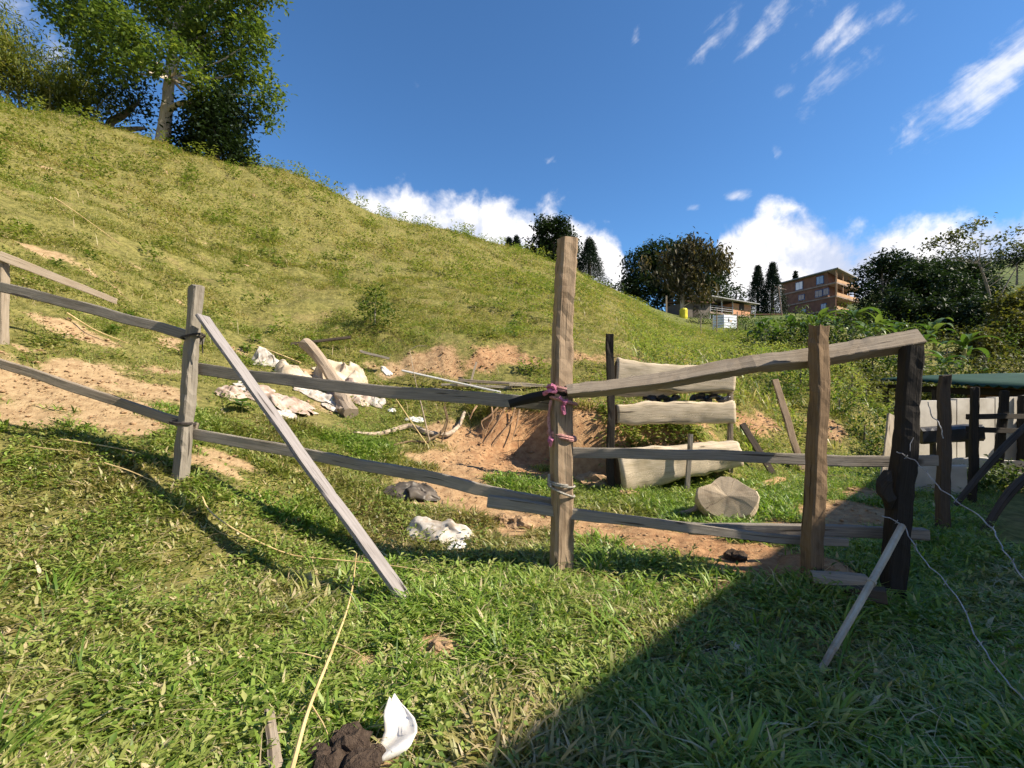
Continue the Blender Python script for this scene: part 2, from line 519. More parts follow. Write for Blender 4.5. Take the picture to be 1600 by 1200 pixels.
def lerp_pts(pts, n):
    """resample a poly-line as a smooth curve of n points"""
    A = np.array([tuple(p) for p in pts], float)
    t = np.linspace(0, 1, len(A))
    tt = np.linspace(0, 1, n)
    if len(A) == 2:
        return [Vector(A[0] * (1 - s) + A[1] * s) for s in tt]
    return [Vector(v) for v in pchip(t, A, tt)]


def beam(p0, p1, w, h, roll=0.0, n=14, fine=2, seed=0, rough=.05, taper=1.0, bend=(0, 0, 0), chamfer=.16, mid=None, endcut=0.0):
    """sawn or split timber: w is the width across, h the height; rough corners, wavering edges"""
    n *= fine
    p0, p1 = Vector(p0), Vector(p1)
    d = (p1 - p0)
    L = d.length
    d = d.normalized()
    ref = Vector((0, 0, 1)) if abs(d.z) < .8 else Vector((0, 1, 0))
    a = d.cross(ref).normalized()
    b = a.cross(d).normalized()
    cr, sr = math.cos(R(roll)), math.sin(R(roll))
    a, b = a * cr + b * sr, b * cr - a * sr
    c = chamfer
    prof = [(-1 + c, -1), (0, -1), (1 - c, -1), (1, -1 + c), (1, 0), (1, 1 - c), (1 - c, 1), (0, 1), (-1 + c, 1), (-1, 1 - c), (-1, 0), (-1, -1 + c)]
    m = len(prof)
    V, uv = [], []
    bend = Vector(bend)
    for i in range(n + 1):
        s = i / n
        p = p0.lerp(p1, s) + bend * (4 * s * (1 - s))
        k = 1 + (taper - 1) * s
        o1 = float(fbm(s * L * 1.3 + seed * 3.1, seed * 1.7, octv=2, seed=seed))
        o2 = float(fbm(s * L * 1.3 + 9 + seed * 2.3, seed * 4.7, octv=2, seed=seed + 4))
        p = p + a * (o1 * max(w, .05) * .22) + b * (o2 * h * .24)
        acc = 0
        for q, (u, v) in enumerate(prof):
            nk = float(vnoise(u * 2.3, v * 2.3, s * L * 9, seed + 8))
            r = 1 + 1.3 * rough * float(vnoise(u * 1.7 + seed, v * 1.7, s * L * 5, seed + 2)) + rough * .9 * float(vnoise(u * 3.1, v * 3.1, s * L * 21, seed + 5)) - 2.2 * rough * max(0, nk - .55) * 2
            off = 0
            if i == 0:
                off = -float(vnoise(u * 2, v * 2, 1.0, seed + 6)) * endcut
            if i == n:
                off = float(vnoise(u * 2, v * 2, 5.0, seed + 7)) * endcut
            V.append(p + a * (u * w * .5 * k * r) + b * (v * h * .5 * k * r) + d * off)
            uv.append((s * L + seed * .61, (q / m) * 2 * (w + h) + seed * .13))
    Fc = []
    for i in range(n):
        for q in range(m):
            q2 = (q + 1) % m
            Fc.append((i * m + q, i * m + q2, (i + 1) * m + q2, (i + 1) * m + q))
    Fc.append(tuple(range(m - 1, -1, -1)))
    Fc.append(tuple(n * m + q for q in range(m)))
    return np.array(V), Fc, np.array(uv)


def box(p0, p1):
    x0, y0, z0 = p0; x1, y1, z1 = p1
    V = [(x0, y0, z0), (x1, y0, z0), (x1, y1, z0), (x0, y1, z0), (x0, y0, z1), (x1, y0, z1), (x1, y1, z1), (x0, y1, z1)]
    return np.array(V, float), [(0, 3, 2, 1), (4, 5, 6, 7), (0, 1, 5, 4), (1, 2, 6, 5), (2, 3, 7, 6), (3, 0, 4, 7)], None


def prism(base, h_vec):
    """a slab over a plan polygon: base = list of points, h_vec the extrusion"""
    n = len(base)
    h_vec = Vector(h_vec)
    V = [Vector(p) for p in base] + [Vector(p) + h_vec for p in base]
    Fc = [tuple(range(n - 1, -1, -1)), tuple(range(n, 2 * n))] + [(i, (i + 1) % n, n + (i + 1) % n, n + i) for i in range(n)]
    return np.array([tuple(v) for v in V]), Fc, None


def join(*geos):
    V, Fc, U = [], [], []
    o = 0
    for g in geos:
        v, f = np.asarray(g[0]), g[1]
        V.append(v)
        Fc += [tuple(int(i) + o for i in q) for q in f]
        U.append(g[2] if len(g) > 2 and g[2] is not None else np.zeros((len(v), 2)))
        o += len(v)
    return np.concatenate(V), Fc, np.concatenate(U)


# ---------------------------------------------------------------- materials (procedural)
def mat_new(name):
    m = bpy.data.materials.new(name)
    m.use_nodes = True
    return m, NT(m.node_tree)


def finish(T, color, rough=.85, bump=None, bstr=.4, bdist=.02, spec=.25, trans=None):
    ins = {'Base Color': color, 'Roughness': rough, 'Specular IOR Level': spec}
    b = T.add('ShaderNodeBsdfPrincipled', ins=ins)
    if bump is not None:
        bn = T.add('ShaderNodeBump', ins={'Strength': bstr, 'Distance': bdist, 'Height': bump})
        T.t.links.new(bn.outputs[0], b.inputs['Normal'])
    sh = b.outputs[0]
    if trans is not None:
        tr = T.add('ShaderNodeBsdfTranslucent', ins={'Color': trans[1]})
        sh = T.add('ShaderNodeMixShader', ins={0: trans[0], 1: sh, 2: tr.outputs[0]}).outputs[0]
    T.add('ShaderNodeOutputMaterial', ins={0: sh})


def wood(name, light, dark, crack=(.03, .022, .016), stain=(.2, .13, .08), stain_amt=.35, scale=1.0):
    m, T = mat_new(name)
    uv = T.add('ShaderNodeUVMap', uv_map='grain').outputs[0]
    oi = T.add('ShaderNodeObjectInfo').outputs['Random']
    mp = T.add('ShaderNodeMapping', ins={'Vector': uv, 'Scale': (3.0 * scale, 150 * scale, 1)}).outputs[0]
    mp2 = T.add('ShaderNodeMapping', ins={'Vector': uv, 'Scale': (4 * scale, 260 * scale, 1)}).outputs[0]
    mp3 = T.add('ShaderNodeMapping', ins={'Vector': uv, 'Scale': (1.6, 7, 1)}).outputs[0]
    g1 = T.noise(mp, 1.0, 5, .6, dist=.5)
    g2 = T.noise(mp2, 1.0, 3, .6)
    g3 = T.noise(mp3, 1.6, 4, .6)
    base = T.mix(T.m('MULTIPLY_ADD', T.maprange(g1, .25, .75), .7, .2), (*dark, 1), (*light, 1))
    base = T.mix(T.m('MULTIPLY', T.maprange(g3, .45, .7), stain_amt), base, (*stain, 1))
    ck = T.maprange(g2, .64, .76)
    ck2 = T.m('MULTIPLY', T.maprange(g1, .64, .76), .45)
    mp4 = T.add('ShaderNodeMapping', ins={'Vector': uv, 'Scale': (1.1, 42, 1)}).outputs[0]
    split = T.maprange(T.noise(mp4, 1.0, 3, .55, dist=.3), .635, .675)
    ck = T.m('MAXIMUM', ck, split)
    base = T.mix(T.m('MULTIPLY', T.m('MAXIMUM', ck, ck2), .78), base, (*crack, 1))
    kn = T.add('ShaderNodeTexVoronoi', ins={'Vector': T.add('ShaderNodeMapping', ins={'Vector': uv, 'Scale': (2.2, 5.5, 1)}).outputs[0], 'Scale': 1.0}).outputs['Distance']
    base = T.mix(T.m('MULTIPLY', T.maprange(kn, .13, .05), .7), base, (*crack, 1))
    base = T.mix(1.0, base, T.ramp(oi, [(0, (.82, .82, .82)), (1, (1.12, 1.10, 1.06))]), 'MULTIPLY')
    finish(T, base, .9, T.m('SUBTRACT', g1, T.m('MULTIPLY', ck, .8)), .7, .006, .15)
    return m


M = {}
M['wood_grey'] = wood('weathered grey timber', (.33, .295, .25), (.17, .15, .125), stain=(.13, .10, .07))
M['wood_pale'] = wood('pale bleached timber', (.40, .335, .26), (.22, .175, .13), stain=(.2, .14, .085))
M['wood_brown'] = wood('brown round timber', (.38, .29, .205), (.21, .145, .095), stain=(.11, .07, .042), stain_amt=.65)
M['wood_post'] = wood('dark brown timber', (.25, .175, .11), (.11, .072, .044), stain=(.08, .055, .035), stain_amt=.6)
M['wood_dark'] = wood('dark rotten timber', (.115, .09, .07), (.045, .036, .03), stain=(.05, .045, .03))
M['wood_black'] = wood('near black timber', (.05, .043, .037), (.02, .018, .016), stain=(.03, .026, .02))  # near-black tones, the darkest of the timbers
M['wood_slab'] = wood('debarked cream slab', (.68, .585, .45), (.40, .32, .225), stain=(.30, .245, .15), stain_amt=.65, scale=1.0)
M['wood_silver'] = wood('silver grey board', (.38, .345, .335), (.22, .2, .19), stain=(.16, .135, .12))
M['wood_orange'] = wood('fresh split timber', (.55, .36, .19), (.38, .22, .11))
M['bark'] = wood('tree bark', (.30, .26, .21), (.14, .115, .09), scale=.3)
M['bark_mid'] = wood('grey brown log', (.42, .34, .26), (.22, .17, .125), scale=.6)
M['bark_pale'] = wood('pale tree bark', (.60, .53, .44), (.40, .34, .27), scale=.3)


def simple(name, col, rough=.8, var=.25, nscale=6.0, col2=None, spec=.2, bump=None, bdist=.01):
    m, T = mat_new(name)
    tc = T.add('ShaderNodeTexCoord').outputs['Object']
    n = T.noise(tc, nscale, 5, .6)
    c2 = col2 or tuple(c * (1 - var) for c in col)
    c = T.mix(T.maprange(n, .32, .68), (*c2, 1), (*col, 1))
    finish(T, c, rough, T.noise(tc, nscale * 4, 4, .6) if bump else None, bump or .0, bdist, spec)
    return m


M['end_grain'] = simple('cut end grain', (.44, .36, .25), .9, nscale=9, col2=(.25, .19, .12), bump=.5)
M['end_dark'] = simple('dark end grain', (.10, .07, .05), .9, nscale=9)
M['sack_white'] = simple('dirty white woven sack', (.56, .52, .47), .75, nscale=9, col2=(.31, .25, .19), bump=.3)
M['sack_pink'] = simple('dirty pinkish cloth', (.52, .42, .35), .85, nscale=7, col2=(.29, .2, .145), bump=.3)
M['sack_cream'] = simple('cream sack cloth', (.60, .51, .39), .8, nscale=5, col2=(.36, .28, .19), bump=.3)
M['sack_dark'] = simple('muddy dark plastic', (.13, .105, .08), .5, nscale=6, col2=(.03, .025, .02), spec=.4)
M['plastic_white'] = simple('white plastic', (.72, .70, .67), .5, nscale=8, col2=(.62, .58, .52), spec=.4)
M['plastic_black'] = simple('black plastic', (.022, .023, .026), .35, nscale=5, spec=.5)
M['rope_pink'] = simple('faded pink rope', (.56, .30, .27), .9, nscale=55, col2=(.36, .17, .16), bump=.8)
M['rope_tail'] = simple('bright pink rope fray', (.60, .22, .34), .9, nscale=40, col2=(.40, .12, .2), bump=.5)
M['rope_grey'] = simple('grey cord', (.42, .39, .34), .9, nscale=60, col2=(.22, .2, .17), bump=.6)
M['wire'] = simple('galvanised wire', (.42, .43, .45), .45, nscale=30, col2=(.22, .2, .19), spec=.6)
M['wire_dark'] = simple('rusted wire', (.06, .05, .045), .7, nscale=30)
M['straw'] = simple('dry straw', (.66, .50, .24), .75, nscale=8, col2=(.42, .29, .13))
M['twig'] = simple('bleached dead branch', (.48, .39, .29), .85, nscale=12, col2=(.27, .2, .14), bump=.4)
M['twig_brown'] = simple('brown twig', (.22, .155, .09), .85, nscale=12, col2=(.12, .08, .045))
M['root'] = simple('pale root', (.40, .26, .15), .9, nscale=10, col2=(.22, .13, .075))
M['dung'] = simple('dark crumbly dung', (.10, .07, .05), .95, nscale=24, col2=(.045, .03, .022), bump=1.0, bdist=.02)
M['stone'] = simple('clay clod', (.42, .28, .16), .95, nscale=12, col2=(.29, .18, .1), bump=.6, bdist=.02)
M['bamboo'] = simple('pale bamboo pole', (.50, .44, .33), .55, nscale=7, col2=(.33, .27, .2))
M['whitewash'] = simple('whitewashed panel', (.60, .56, .50), .85, nscale=2.2, col2=(.42, .38, .32))
M['roof_green'] = simple('green metal roofing', (.022, .062, .038), .65, nscale=2.0, col2=(.014, .042, .026), spec=.2)
M['roof_brown'] = simple('rusty brown roofing', (.16, .085, .06), .8, nscale=2.0)
M['roof_grey'] = simple('grey fibre cement roofing', (.36, .36, .37), .8, nscale=1.2)
M['clay_wall'] = simple('bare clay block wall', (.235, .125, .085), .9, nscale=1.2, col2=(.17, .09, .065))
M['salmon'] = simple('salmon painted wall', (.55, .29, .17), .85, nscale=.8, col2=(.48, .25, .15))
M['concrete'] = simple('raw concrete', (.34, .26, .21), .9, nscale=1.0, col2=(.25, .19, .16))
M['slab_lit'] = simple('sunlit ochre concrete', (.52, .33, .19), .9, nscale=1.0, col2=(.42, .26, .15))  # brighter than the raw concrete: sunlight on the balcony edges is put into the colour
M['house_dark'] = simple('dark timber wall', (.07, .055, .05), .9, nscale=1.0)
M['house_grey'] = simple('grey rendered wall', (.17, .145, .13), .9, nscale=1.0)
M['pale_paint'] = simple('pale grey paint', (.52, .53, .56), .7, nscale=1.0)
M['white_paint'] = simple('white paint', (.74, .78, .84), .6, nscale=1.4, col2=(.62, .66, .72))
M['yellow'] = simple('yellow plastic', (.70, .62, .05), .5, nscale=1.4)
M['blue_frame'] = simple('blue window frame', (.05, .10, .24), .5, nscale=2)
M['dark_metal'] = simple('dark metal', (.04, .037, .036), .5, nscale=3, spec=.5)
M['tree_wall'] = simple('house wall render', (.42, .36, .29), .9, nscale=.7)


def glass(name, col):
    m, T = mat_new(name)
    finish(T, (*col, 1), .08, spec=.9)
    return m


M['pane_blue'] = glass('blue window glass', (.07, .22, .40))
M['pane_white'] = glass('curtained window glass', (.62, .68, .78))
M['pane_dark'] = glass('dark window glass', (.06, .075, .095))


def ring_mat():
    m, T = mat_new('sawn growth rings')
    uv = T.add('ShaderNodeUVMap', uv_map='grain').outputs[0]
    n = T.noise(uv, 7.0, 4, .6)
    d = T.add('ShaderNodeVectorMath', operation='LENGTH', ins={0: uv}).outputs['Value']
    w = T.m('SINE', T.m('MULTIPLY_ADD', d, 330.0, T.m('MULTIPLY', n, 26.0)))
    c = T.mix(T.maprange(w, -1, 1), (.40, .315, .215, 1), (.46, .37, .26, 1))
    c = T.mix(T.m('MULTIPLY', T.maprange(n, .45, .7), .6), c, (.22, .165, .11, 1))
    sep = T.add('ShaderNodeSeparateXYZ', ins={0: uv})
    a = T.m('ARCTAN2', sep.outputs[0], sep.outputs[1])
    cr = T.maprange(T.m('ABSOLUTE', T.m('SINE', T.m('MULTIPLY_ADD', a, 2.5, T.m('MULTIPLY', n, 1.6)))), .05, .012)
    c = T.mix(T.m('MULTIPLY', cr, .8), c, (.07, .05, .035, 1))
    finish(T, c, .9, T.m('SUBTRACT', T.m('MULTIPLY', n, 2.0), cr), .35, .006, .15)
    return m


M['rings'] = ring_mat()


def foliage(name, c1, c2, c3=None, trans=.35, rough=.6, dry=None):
    """leaf colour differs from leaf to leaf and from plant to plant"""
    m, T = mat_new(name)
    at = T.add('ShaderNodeAttribute', attribute_name='rnd').outputs['Fac']
    oi = T.add('ShaderNodeObjectInfo').outputs['Random']
    stops = [(0, c1), (.6, c2), (1, c3 or c2)]
    c = T.ramp(at, stops)
    c = T.mix(1.0, c, T.ramp(oi, [(0, (.85, .9, .85)), (1, (1.15, 1.08, 1.0))]), 'MULTIPLY')
    tcol = T.mix(1.0, c, (1.5, 1.55, .75, 1), 'MULTIPLY')
    finish(T, c, rough, spec=.3, trans=(trans, tcol))
    return m


M['leaf_mid'] = foliage('sunny broad leaves', (.035, .068, .020), (.10, .155, .034), (.24, .28, .06))
M['leaf_dark'] = foliage('dark evergreen leaves', (.012, .026, .012), (.022, .042, .016), (.04, .062, .02), trans=.2)
M['leaf_conifer'] = foliage('conifer needles', (.008, .021, .012), (.015, .034, .018), (.026, .046, .022), trans=.1)
M['leaf_brown'] = foliage('withered brown leaves', (.026, .034, .014), (.055, .052, .024), (.13, .098, .055), trans=.2)
M['leaf_olive'] = foliage('olive leaves', (.05, .062, .018), (.095, .105, .028), (.16, .135, .045))
M['leaf_bamboo'] = foliage('bamboo leaves', (.085, .115, .024), (.18, .205, .045), (.30, .28, .09))
M['leaf_shrub'] = foliage('shrub leaves', (.035, .062, .015), (.07, .115, .022), (.13, .16, .035))
M['leaf_banana'] = foliage('banana leaf', (.045, .095, .022), (.075, .14, .03), (.13, .19, .06), trans=.35, rough=.4)
M['culm'] = simple('bamboo culm', (.30, .27, .09), .5, nscale=3, col2=(.18, .17, .06))


def grass_mat():
    m, T = mat_new('grass blades')
    at = T.add('ShaderNodeAttribute', attribute_name='rnd').outputs['Fac']
    tint = T.add('ShaderNodeAttribute', attribute_name='tint').outputs['Fac']
    lush = T.ramp(at, [(0, (.060, .115, .014)), (.45, (.165, .275, .034)), (.80, (.30, .40, .075)), (.87, (.38, .41, .13)), (.92, (.52, .43, .24)), (1, (.62, .53, .34))])
    dry = T.ramp(at, [(0, (.075, .075, .021)), (.28, (.18, .172, .047)), (.5, (.295, .26, .085)), (.7, (.37, .275, .13)), (1, (.54, .42, .26))])
    c = T.mix(tint, lush, dry)
    tcol = T.mix(1.0, c, (1.45, 1.5, .8, 1), 'MULTIPLY')
    finish(T, c, .45, spec=.45, trans=(.36, tcol))
    return m


M['grass'] = grass_mat()


def ground_mat():
    m, T = mat_new('pasture soil and turf')
    tc = T.add('ShaderNodeTexCoord').outputs['Object']
    so = T.add('ShaderNodeAttribute', attribute_name='soil').outputs['Fac']
    red = T.add('ShaderNodeAttribute', attribute_name='red').outputs['Fac']
    far = T.add('ShaderNodeAttribute', attribute_name='far').outputs['Fac']
    n1 = T.noise(tc, 1.3, 6, .6)
    n2 = T.noise(tc, 9, 6, .65)
    n3 = T.noise(tc, 45, 4, .6)
    n4 = T.noise(tc, .25, 4, .6)
    n5 = T.noise(tc, 2.6, 6, .7)
    tan = T.mix(T.maprange(n2, .3, .7), (.29, .19, .10, 1), (.44, .315, .175, 1))
    org = T.mix(T.maprange(n2, .3, .7), (.27, .135, .065, 1), (.43, .255, .13, 1))
    earth = T.mix(red, tan, org)
    earth = T.mix(T.m('MULTIPLY', T.maprange(n3, .55, .75), .35), earth, (.22, .145, .08, 1))
    turf = T.mix(T.maprange(n2, .3, .7), (.10, .098, .028, 1), (.25, .22, .07, 1))  # olive tones carry painted shade, so gaps between blades look like shadowed grass
    turf = T.mix(T.m('MULTIPLY', T.maprange(n5, .48, .66), .55), turf, (.06, .062, .02, 1))
    turf = T.mix(T.m('MULTIPLY', T.maprange(n1, .52, .75), .35), turf, (.36, .25, .125, 1))
    fcol = T.mix(T.maprange(n4, .35, .65), (.07, .10, .03, 1), (.15, .17, .055, 1))
    turf = T.mix(far, turf, fcol)
    s = T.maprange(T.m('ADD', so, T.m('MULTIPLY', T.m('SUBTRACT', n2, .5), .7)), .32, .62)
    c = T.mix(s, turf, earth)
    hgt = T.m('ADD', T.m('MULTIPLY', n2, 1.0), T.m('MULTIPLY', n3, .35))
    finish(T, c, .95, hgt, .8, .035, .1)
    return m


M['ground'] = ground_mat()


# ---------------------------------------------------------------- ground
def build_ground():
    n, k = GX.shape
    V = np.stack([GX, GY, GH], -1).reshape(-1, 3)
    so0 = soil_at(V[:, 0], V[:, 1])
    V[:, 2] += so0 * (.035 * fbm(V[:, 0] * 4, V[:, 1] * 4, octv=4, seed=90, gain=.6) - .012) * np.clip(np.hypot(V[:, 0], V[:, 1]) / 5, .3, 1)
    bank = np.clip((so0 - .5) * 2, 0, 1) * ((V[:, 1] > 6.9) & (V[:, 1] < 12) & (V[:, 0] > -2.5) & (V[:, 0] < 6))
    V[:, 2] += bank * (.10 * fbm(V[:, 0] * 3, V[:, 1] * 3, octv=3, seed=91, gain=.6) - .03)
    idx = np.arange(n * k).reshape(n, k)
    q = np.stack([idx[:-1, :-1], idx[:-1, 1:], idx[1:, 1:], idx[1:, :-1]], -1).reshape(-1, 4)
    q = q[:, ::-1]
    x, y = V[:, 0], V[:, 1]
    rr = np.hypot(x, y)
    so = so0
    ph = np.degrees(np.arctan2(x, y))
    red = np.clip((ph + 18) / 14, 0, 1) * np.clip(.75 + .5 * fbm(x * .5, y * .5, seed=77, octv=2), 0, 1)
    far = np.clip((rr - 40) / 30, 0, 1)
    o = solo('ground', (0, 0, 0), (V, q, None), M['ground'], kind='structure', smooth=True, attrs={'soil': so, 'red': red, 'far': far})
    # orientation check
    if o.data.polygons[len(o.data.polygons) // 2].normal.z < 0:
        o.data.flip_normals()
    return o


ground = build_ground()


# ---------------------------------------------------------------- grass (uncountable: one object of blades and small leaves)
# the fence line: outside it (towards the camera) the grass is left to grow
FENCE = [(-7.5, 4.6), (-4.9, 4.5), (-3.12, 4.42), (.39, 3.85), (1.0, 3.95), (1.63, 3.55), (2.2, 3.1), (2.9, 3.15), (4.5, 4.4), (7.4, 7.1), (12, 11)]


def outside_fence(x, y):
    fx = [a for a, _ in FENCE]; fy = [b for _, b in FENCE]
    return np.interp(x, fx, fy) - y     # > 0 on the camera's side


GV_, GF_, GR_, GT_ = [], [], [], []
GN_ = [0]


def blades(x, y, h, w, yaw, lean, rnd, tint, segs):
    """curved blades rooted on the ground, all at once"""
    n = len(x)
    z0 = gz(x, y) - .012
    ca, sa = np.cos(yaw), np.sin(yaw)
    tw = RNG.uniform(-.9, .9, n)
    rows = []
    for s in range(segs + 1):
        t = s / segs
        out = lean * h * t ** 1.6 * 1.1
        z = z0 + h * (t - .42 * np.minimum(lean, 1.5) * t ** 2.2)
        cx, cy = x + ca * out, y + sa * out
        if s < segs:
            ww = w * (.75 + .5 * math.sin(math.pi * min(t * 1.3, 1))) * (1 if s else .8)
            a = tw * t
            wx = -sa * np.cos(a) - ca * np.sin(a); wy = ca * np.cos(a) - sa * np.sin(a)
            rows += [np.stack([cx - wx * ww / 2, cy - wy * ww / 2, z], -1), np.stack([cx + wx * ww / 2, cy + wy * ww / 2, z], -1)]
        else:
            rows.append(np.stack([cx, cy, z], -1))
    k = len(rows)
    V = np.stack(rows, 1)                       # n, k, 3
    f = []
    for s in range(segs - 1):
        b = s * 2
        f += [(b, b + 1, b + 3), (b, b + 3, b + 2)]
    f.append((2 * (segs - 1), 2 * (segs - 1) + 1, 2 * segs))
    f = np.array(f)
    base = GN_[0] + np.arange(n)[:, None, None] * k
    GF_.append((f[None] + base).reshape(-1, 3))
    GV_.append(V.reshape(-1, 3))
    GR_.append(np.repeat(rnd, k)); GT_.append(np.repeat(tint, k))
    GN_[0] += n * k


def leaves_on_ground(x, y, z, L, W, yaw, pit, rnd, tint):
    n = len(x)
    z0 = gz(x, y) + z
    c = np.stack([x, y, z0], -1)
    d = np.stack([np.cos(yaw) * np.cos(pit), np.sin(yaw) * np.cos(pit), np.sin(pit)], -1)
    sd = np.stack([-np.sin(yaw), np.cos(yaw), RNG.uniform(-.4, .4, n)], -1)
    up = np.cross(d, sd)
    L = L[:, None]; W = W[:, None]
    V = np.stack([c, c + d * L * .45 + sd * W * .5 + up * W * .14, c + d * L - up * L * .15, c + d * L * .45 - sd * W * .5 + up * W * .14], 1)
    f = np.array([(0, 1, 2), (0, 2, 3)])
    base = GN_[0] + np.arange(n)[:, None, None] * 4
    GF_.append((f[None] + base).reshape(-1, 3)); GV_.append(V.reshape(-1, 3))
    GR_.append(np.repeat(rnd, 4)); GT_.append(np.repeat(tint, 4))
    GN_[0] += n * 4


def zone(n, r0, r1, p0, p1):
    r = np.sqrt(RNG.uniform(r0 ** 2, r1 ** 2, n)); ph = np.radians(RNG.uniform(p0, p1, n))
    return r * np.sin(ph), r * np.cos(ph)


def clumped(n_c, per, r0, r1, p0, p1, rad):
    cx, cy = zone(n_c, r0, r1, p0, p1)
    a = RNG.uniform(0, 2 * math.pi, (n_c, per)); r = rad * np.sqrt(RNG.uniform(size=(n_c, per)))
    cr = RNG.uniform(size=n_c)
    return ((cx[:, None] + r * np.cos(a)).ravel(), (cy[:, None] + r * np.sin(a)).ravel(), a.ravel(), np.repeat(cr, per), np.repeat(cx, per), np.repeat(cy, per))


def grow_grass():
    U = RNG.uniform
    # --- near, ungrazed: clumps of broad blades
    for n_c, per, r0, r1, segs, wmul, hmul in ((6000, 17, 1.1, 3.4, 3, 1.0, 1.1), (10500, 11, 3.2, 6.4, 2, 1.25, 1.1)):
        x, y, a, cr, cx, cy = clumped(n_c, per, r0, r1, -60, 60, .085)
        n = len(x)
        so = soil_at(x, y); of = outside_fence(x, y)
        patch = fbm(cx * 2.2, cy * 2.2, octv=3, seed=61)
        k = (of > -.06 + .14 * patch) & (U(size=n) > so * 1.8 - .2)
        bare = fbm(cx * 3.1, cy * 3.1, octv=2, seed=68)
        k &= ~((bare < -.33) & (U(size=n) < .75))
        h = U(.03, .10, n) * np.clip(1 + 1.0 * patch, .35, 1.9) * (.7 + .6 * cr) * hmul
        w = U(.006, .017, n) * wmul
        lean = U(.35, 1.5, n)
        yaw = a + RNG.normal(0, .8, n)
        dryp = np.clip(.15 + 1.1 * fbm(cx * 1.1, cy * 1.1, octv=3, seed=63) + .12 * (x < -1), 0, .9)
        rnd = np.clip(.62 * cr + .45 * U(size=n) - .04, 0, 1)
        rnd = np.where(U(size=n) < .11, U(.88, 1, n), np.minimum(rnd, .88))
        blades(x[k], y[k], h[k], w[k], yaw[k], lean[k], rnd[k], dryp[k], segs)
    # small leaves of the creeping weeds between
    x, y, a, cr, cx, cy = clumped(4400, 14, 1.1, 6.4, -66, 66, .10)
    n = len(x)
    so = soil_at(x, y); of = outside_fence(x, y)
    pw = fbm(cx * 1.6 + 5, cy * 1.6, octv=3, seed=62)
    k = (of > -.05) & (U(size=n) > so * 1.8 - .1) & (pw > -.08)
    leaves_on_ground(x[k], y[k], U(.01, .09, n)[k], U(.028, .07, n)[k], U(.011, .026, n)[k], (a + RNG.normal(0, 1, n))[k], U(-.3, .8, n)[k],
                     np.clip(.7 * cr + .3 * U(size=n), 0, .86)[k], U(0, .5, n)[k])
    # dead straws lying in the grass
    x, y = zone(5200, 1.2, 6.0, -66, 66)
    n = len(x)
    k = (outside_fence(x, y) > -.4) & (U(size=n) > .5 * soil_at(x, y))
    blades(x[k], y[k], U(.06, .2, n)[k], U(.002, .005, n)[k], U(0, 6.28, n)[k], U(1.3, 1.9, n)[k], U(.9, 1, n)[k], U(.3, 1, n)[k], 2)
    # taller sprigs
    x, y, a, cr, cx, cy = clumped(210, 14, 1.4, 4.2, -60, 60, .05)
    n = len(x)
    patch = fbm(cx * 1.4, cy * 1.4, octv=2, seed=70)
    k = (outside_fence(x, y) > .1) & (soil_at(x, y) < .2) & (patch > .0)
    blades(x[k], y[k], U(.12, .26, n)[k], U(.006, .012, n)[k], (a + RNG.normal(0, .5, n))[k], U(.4, 1.2, n)[k], U(.1, .8, n)[k], np.zeros(n)[k], 3)
    # --- trampled inside the fence, up to the foot of the slope
    x, y, a, cr, cx, cy = clumped(36000, 9, 3.2, 13.0, -58, 60, .13)
    n = len(x)
    so = soil_at(x, y); of = outside_fence(x, y)
    patch = fbm(cx * 1.3, cy * 1.3, octv=3, seed=64)
    right = np.clip((x - .5) / 1.5, 0, 1) * (y < 8.4)
    k = (of < .03) & (U(size=n) > so * 1.9 - .12) & ((U(size=n) < .75 + patch) | (right > .5))
    h = U(.03, .10, n) * np.clip(1 + 1.1 * patch, .45, 2.0) * (1 + .3 * right)
    rnd = np.clip(.6 * cr + .4 * U(size=n), 0, 1)
    tint = np.clip(.50 + 1.0 * fbm(cx * .8, cy * .8, octv=3, seed=74) - .55 * right, 0, 1)
    blades(x[k], y[k], h[k], U(.008, .019, n)[k], (a + RNG.normal(0, .9, n))[k], U(.3, 1.4, n)[k], rnd[k], tint[k], 1)
    x, y, a, cr, cx, cy = clumped(15000, 9, 3.7, 7.6, -48, 44, .10)
    n = len(x)
    patch = fbm(cx * 1.9, cy * 1.9, octv=3, seed=75)
    right = np.clip((x - .5) / 1.5, 0, 1)
    k = (outside_fence(x, y) < .0) & (U(size=n) > soil_at(x, y) * 1.9 - .05) & (U(size=n) < 1.0 + 1.3 * patch)
    rnd = np.clip(.6 * cr + .42 * U(size=n), 0, 1)
    blades(x[k], y[k], (U(.04, .12, n) * np.clip(1 + 1.2 * patch, .4, 2.0))[k], U(.009, .02, n)[k], (a + RNG.normal(0, .9, n))[k], U(.4, 1.5, n)[k], rnd[k],
           np.clip(.28 + 1.3 * fbm(cx * .9, cy * .9, octv=3, seed=76) - .5 * right, 0, 1)[k], 2)
    x, y, a, cr, cx, cy = clumped(7000, 13, 3.6, 13.0, -58, 60, .13)
    n = len(x)
    patch = fbm(cx * 1.3, cy * 1.3, octv=3, seed=64)
    k = (outside_fence(x, y) < .03) & (U(size=n) > soil_at(x, y) * 2.2) & (patch > -.12)
    leaves_on_ground(x[k], y[k], U(.0, .12, n)[k], U(.03, .07, n)[k], U(.015, .03, n)[k], (a + RNG.normal(0, 1, n))[k], U(-.2, .9, n)[k],
                     np.clip(.6 * cr + .35 * U(size=n), 0, .8)[k], np.full(n, .35)[k])
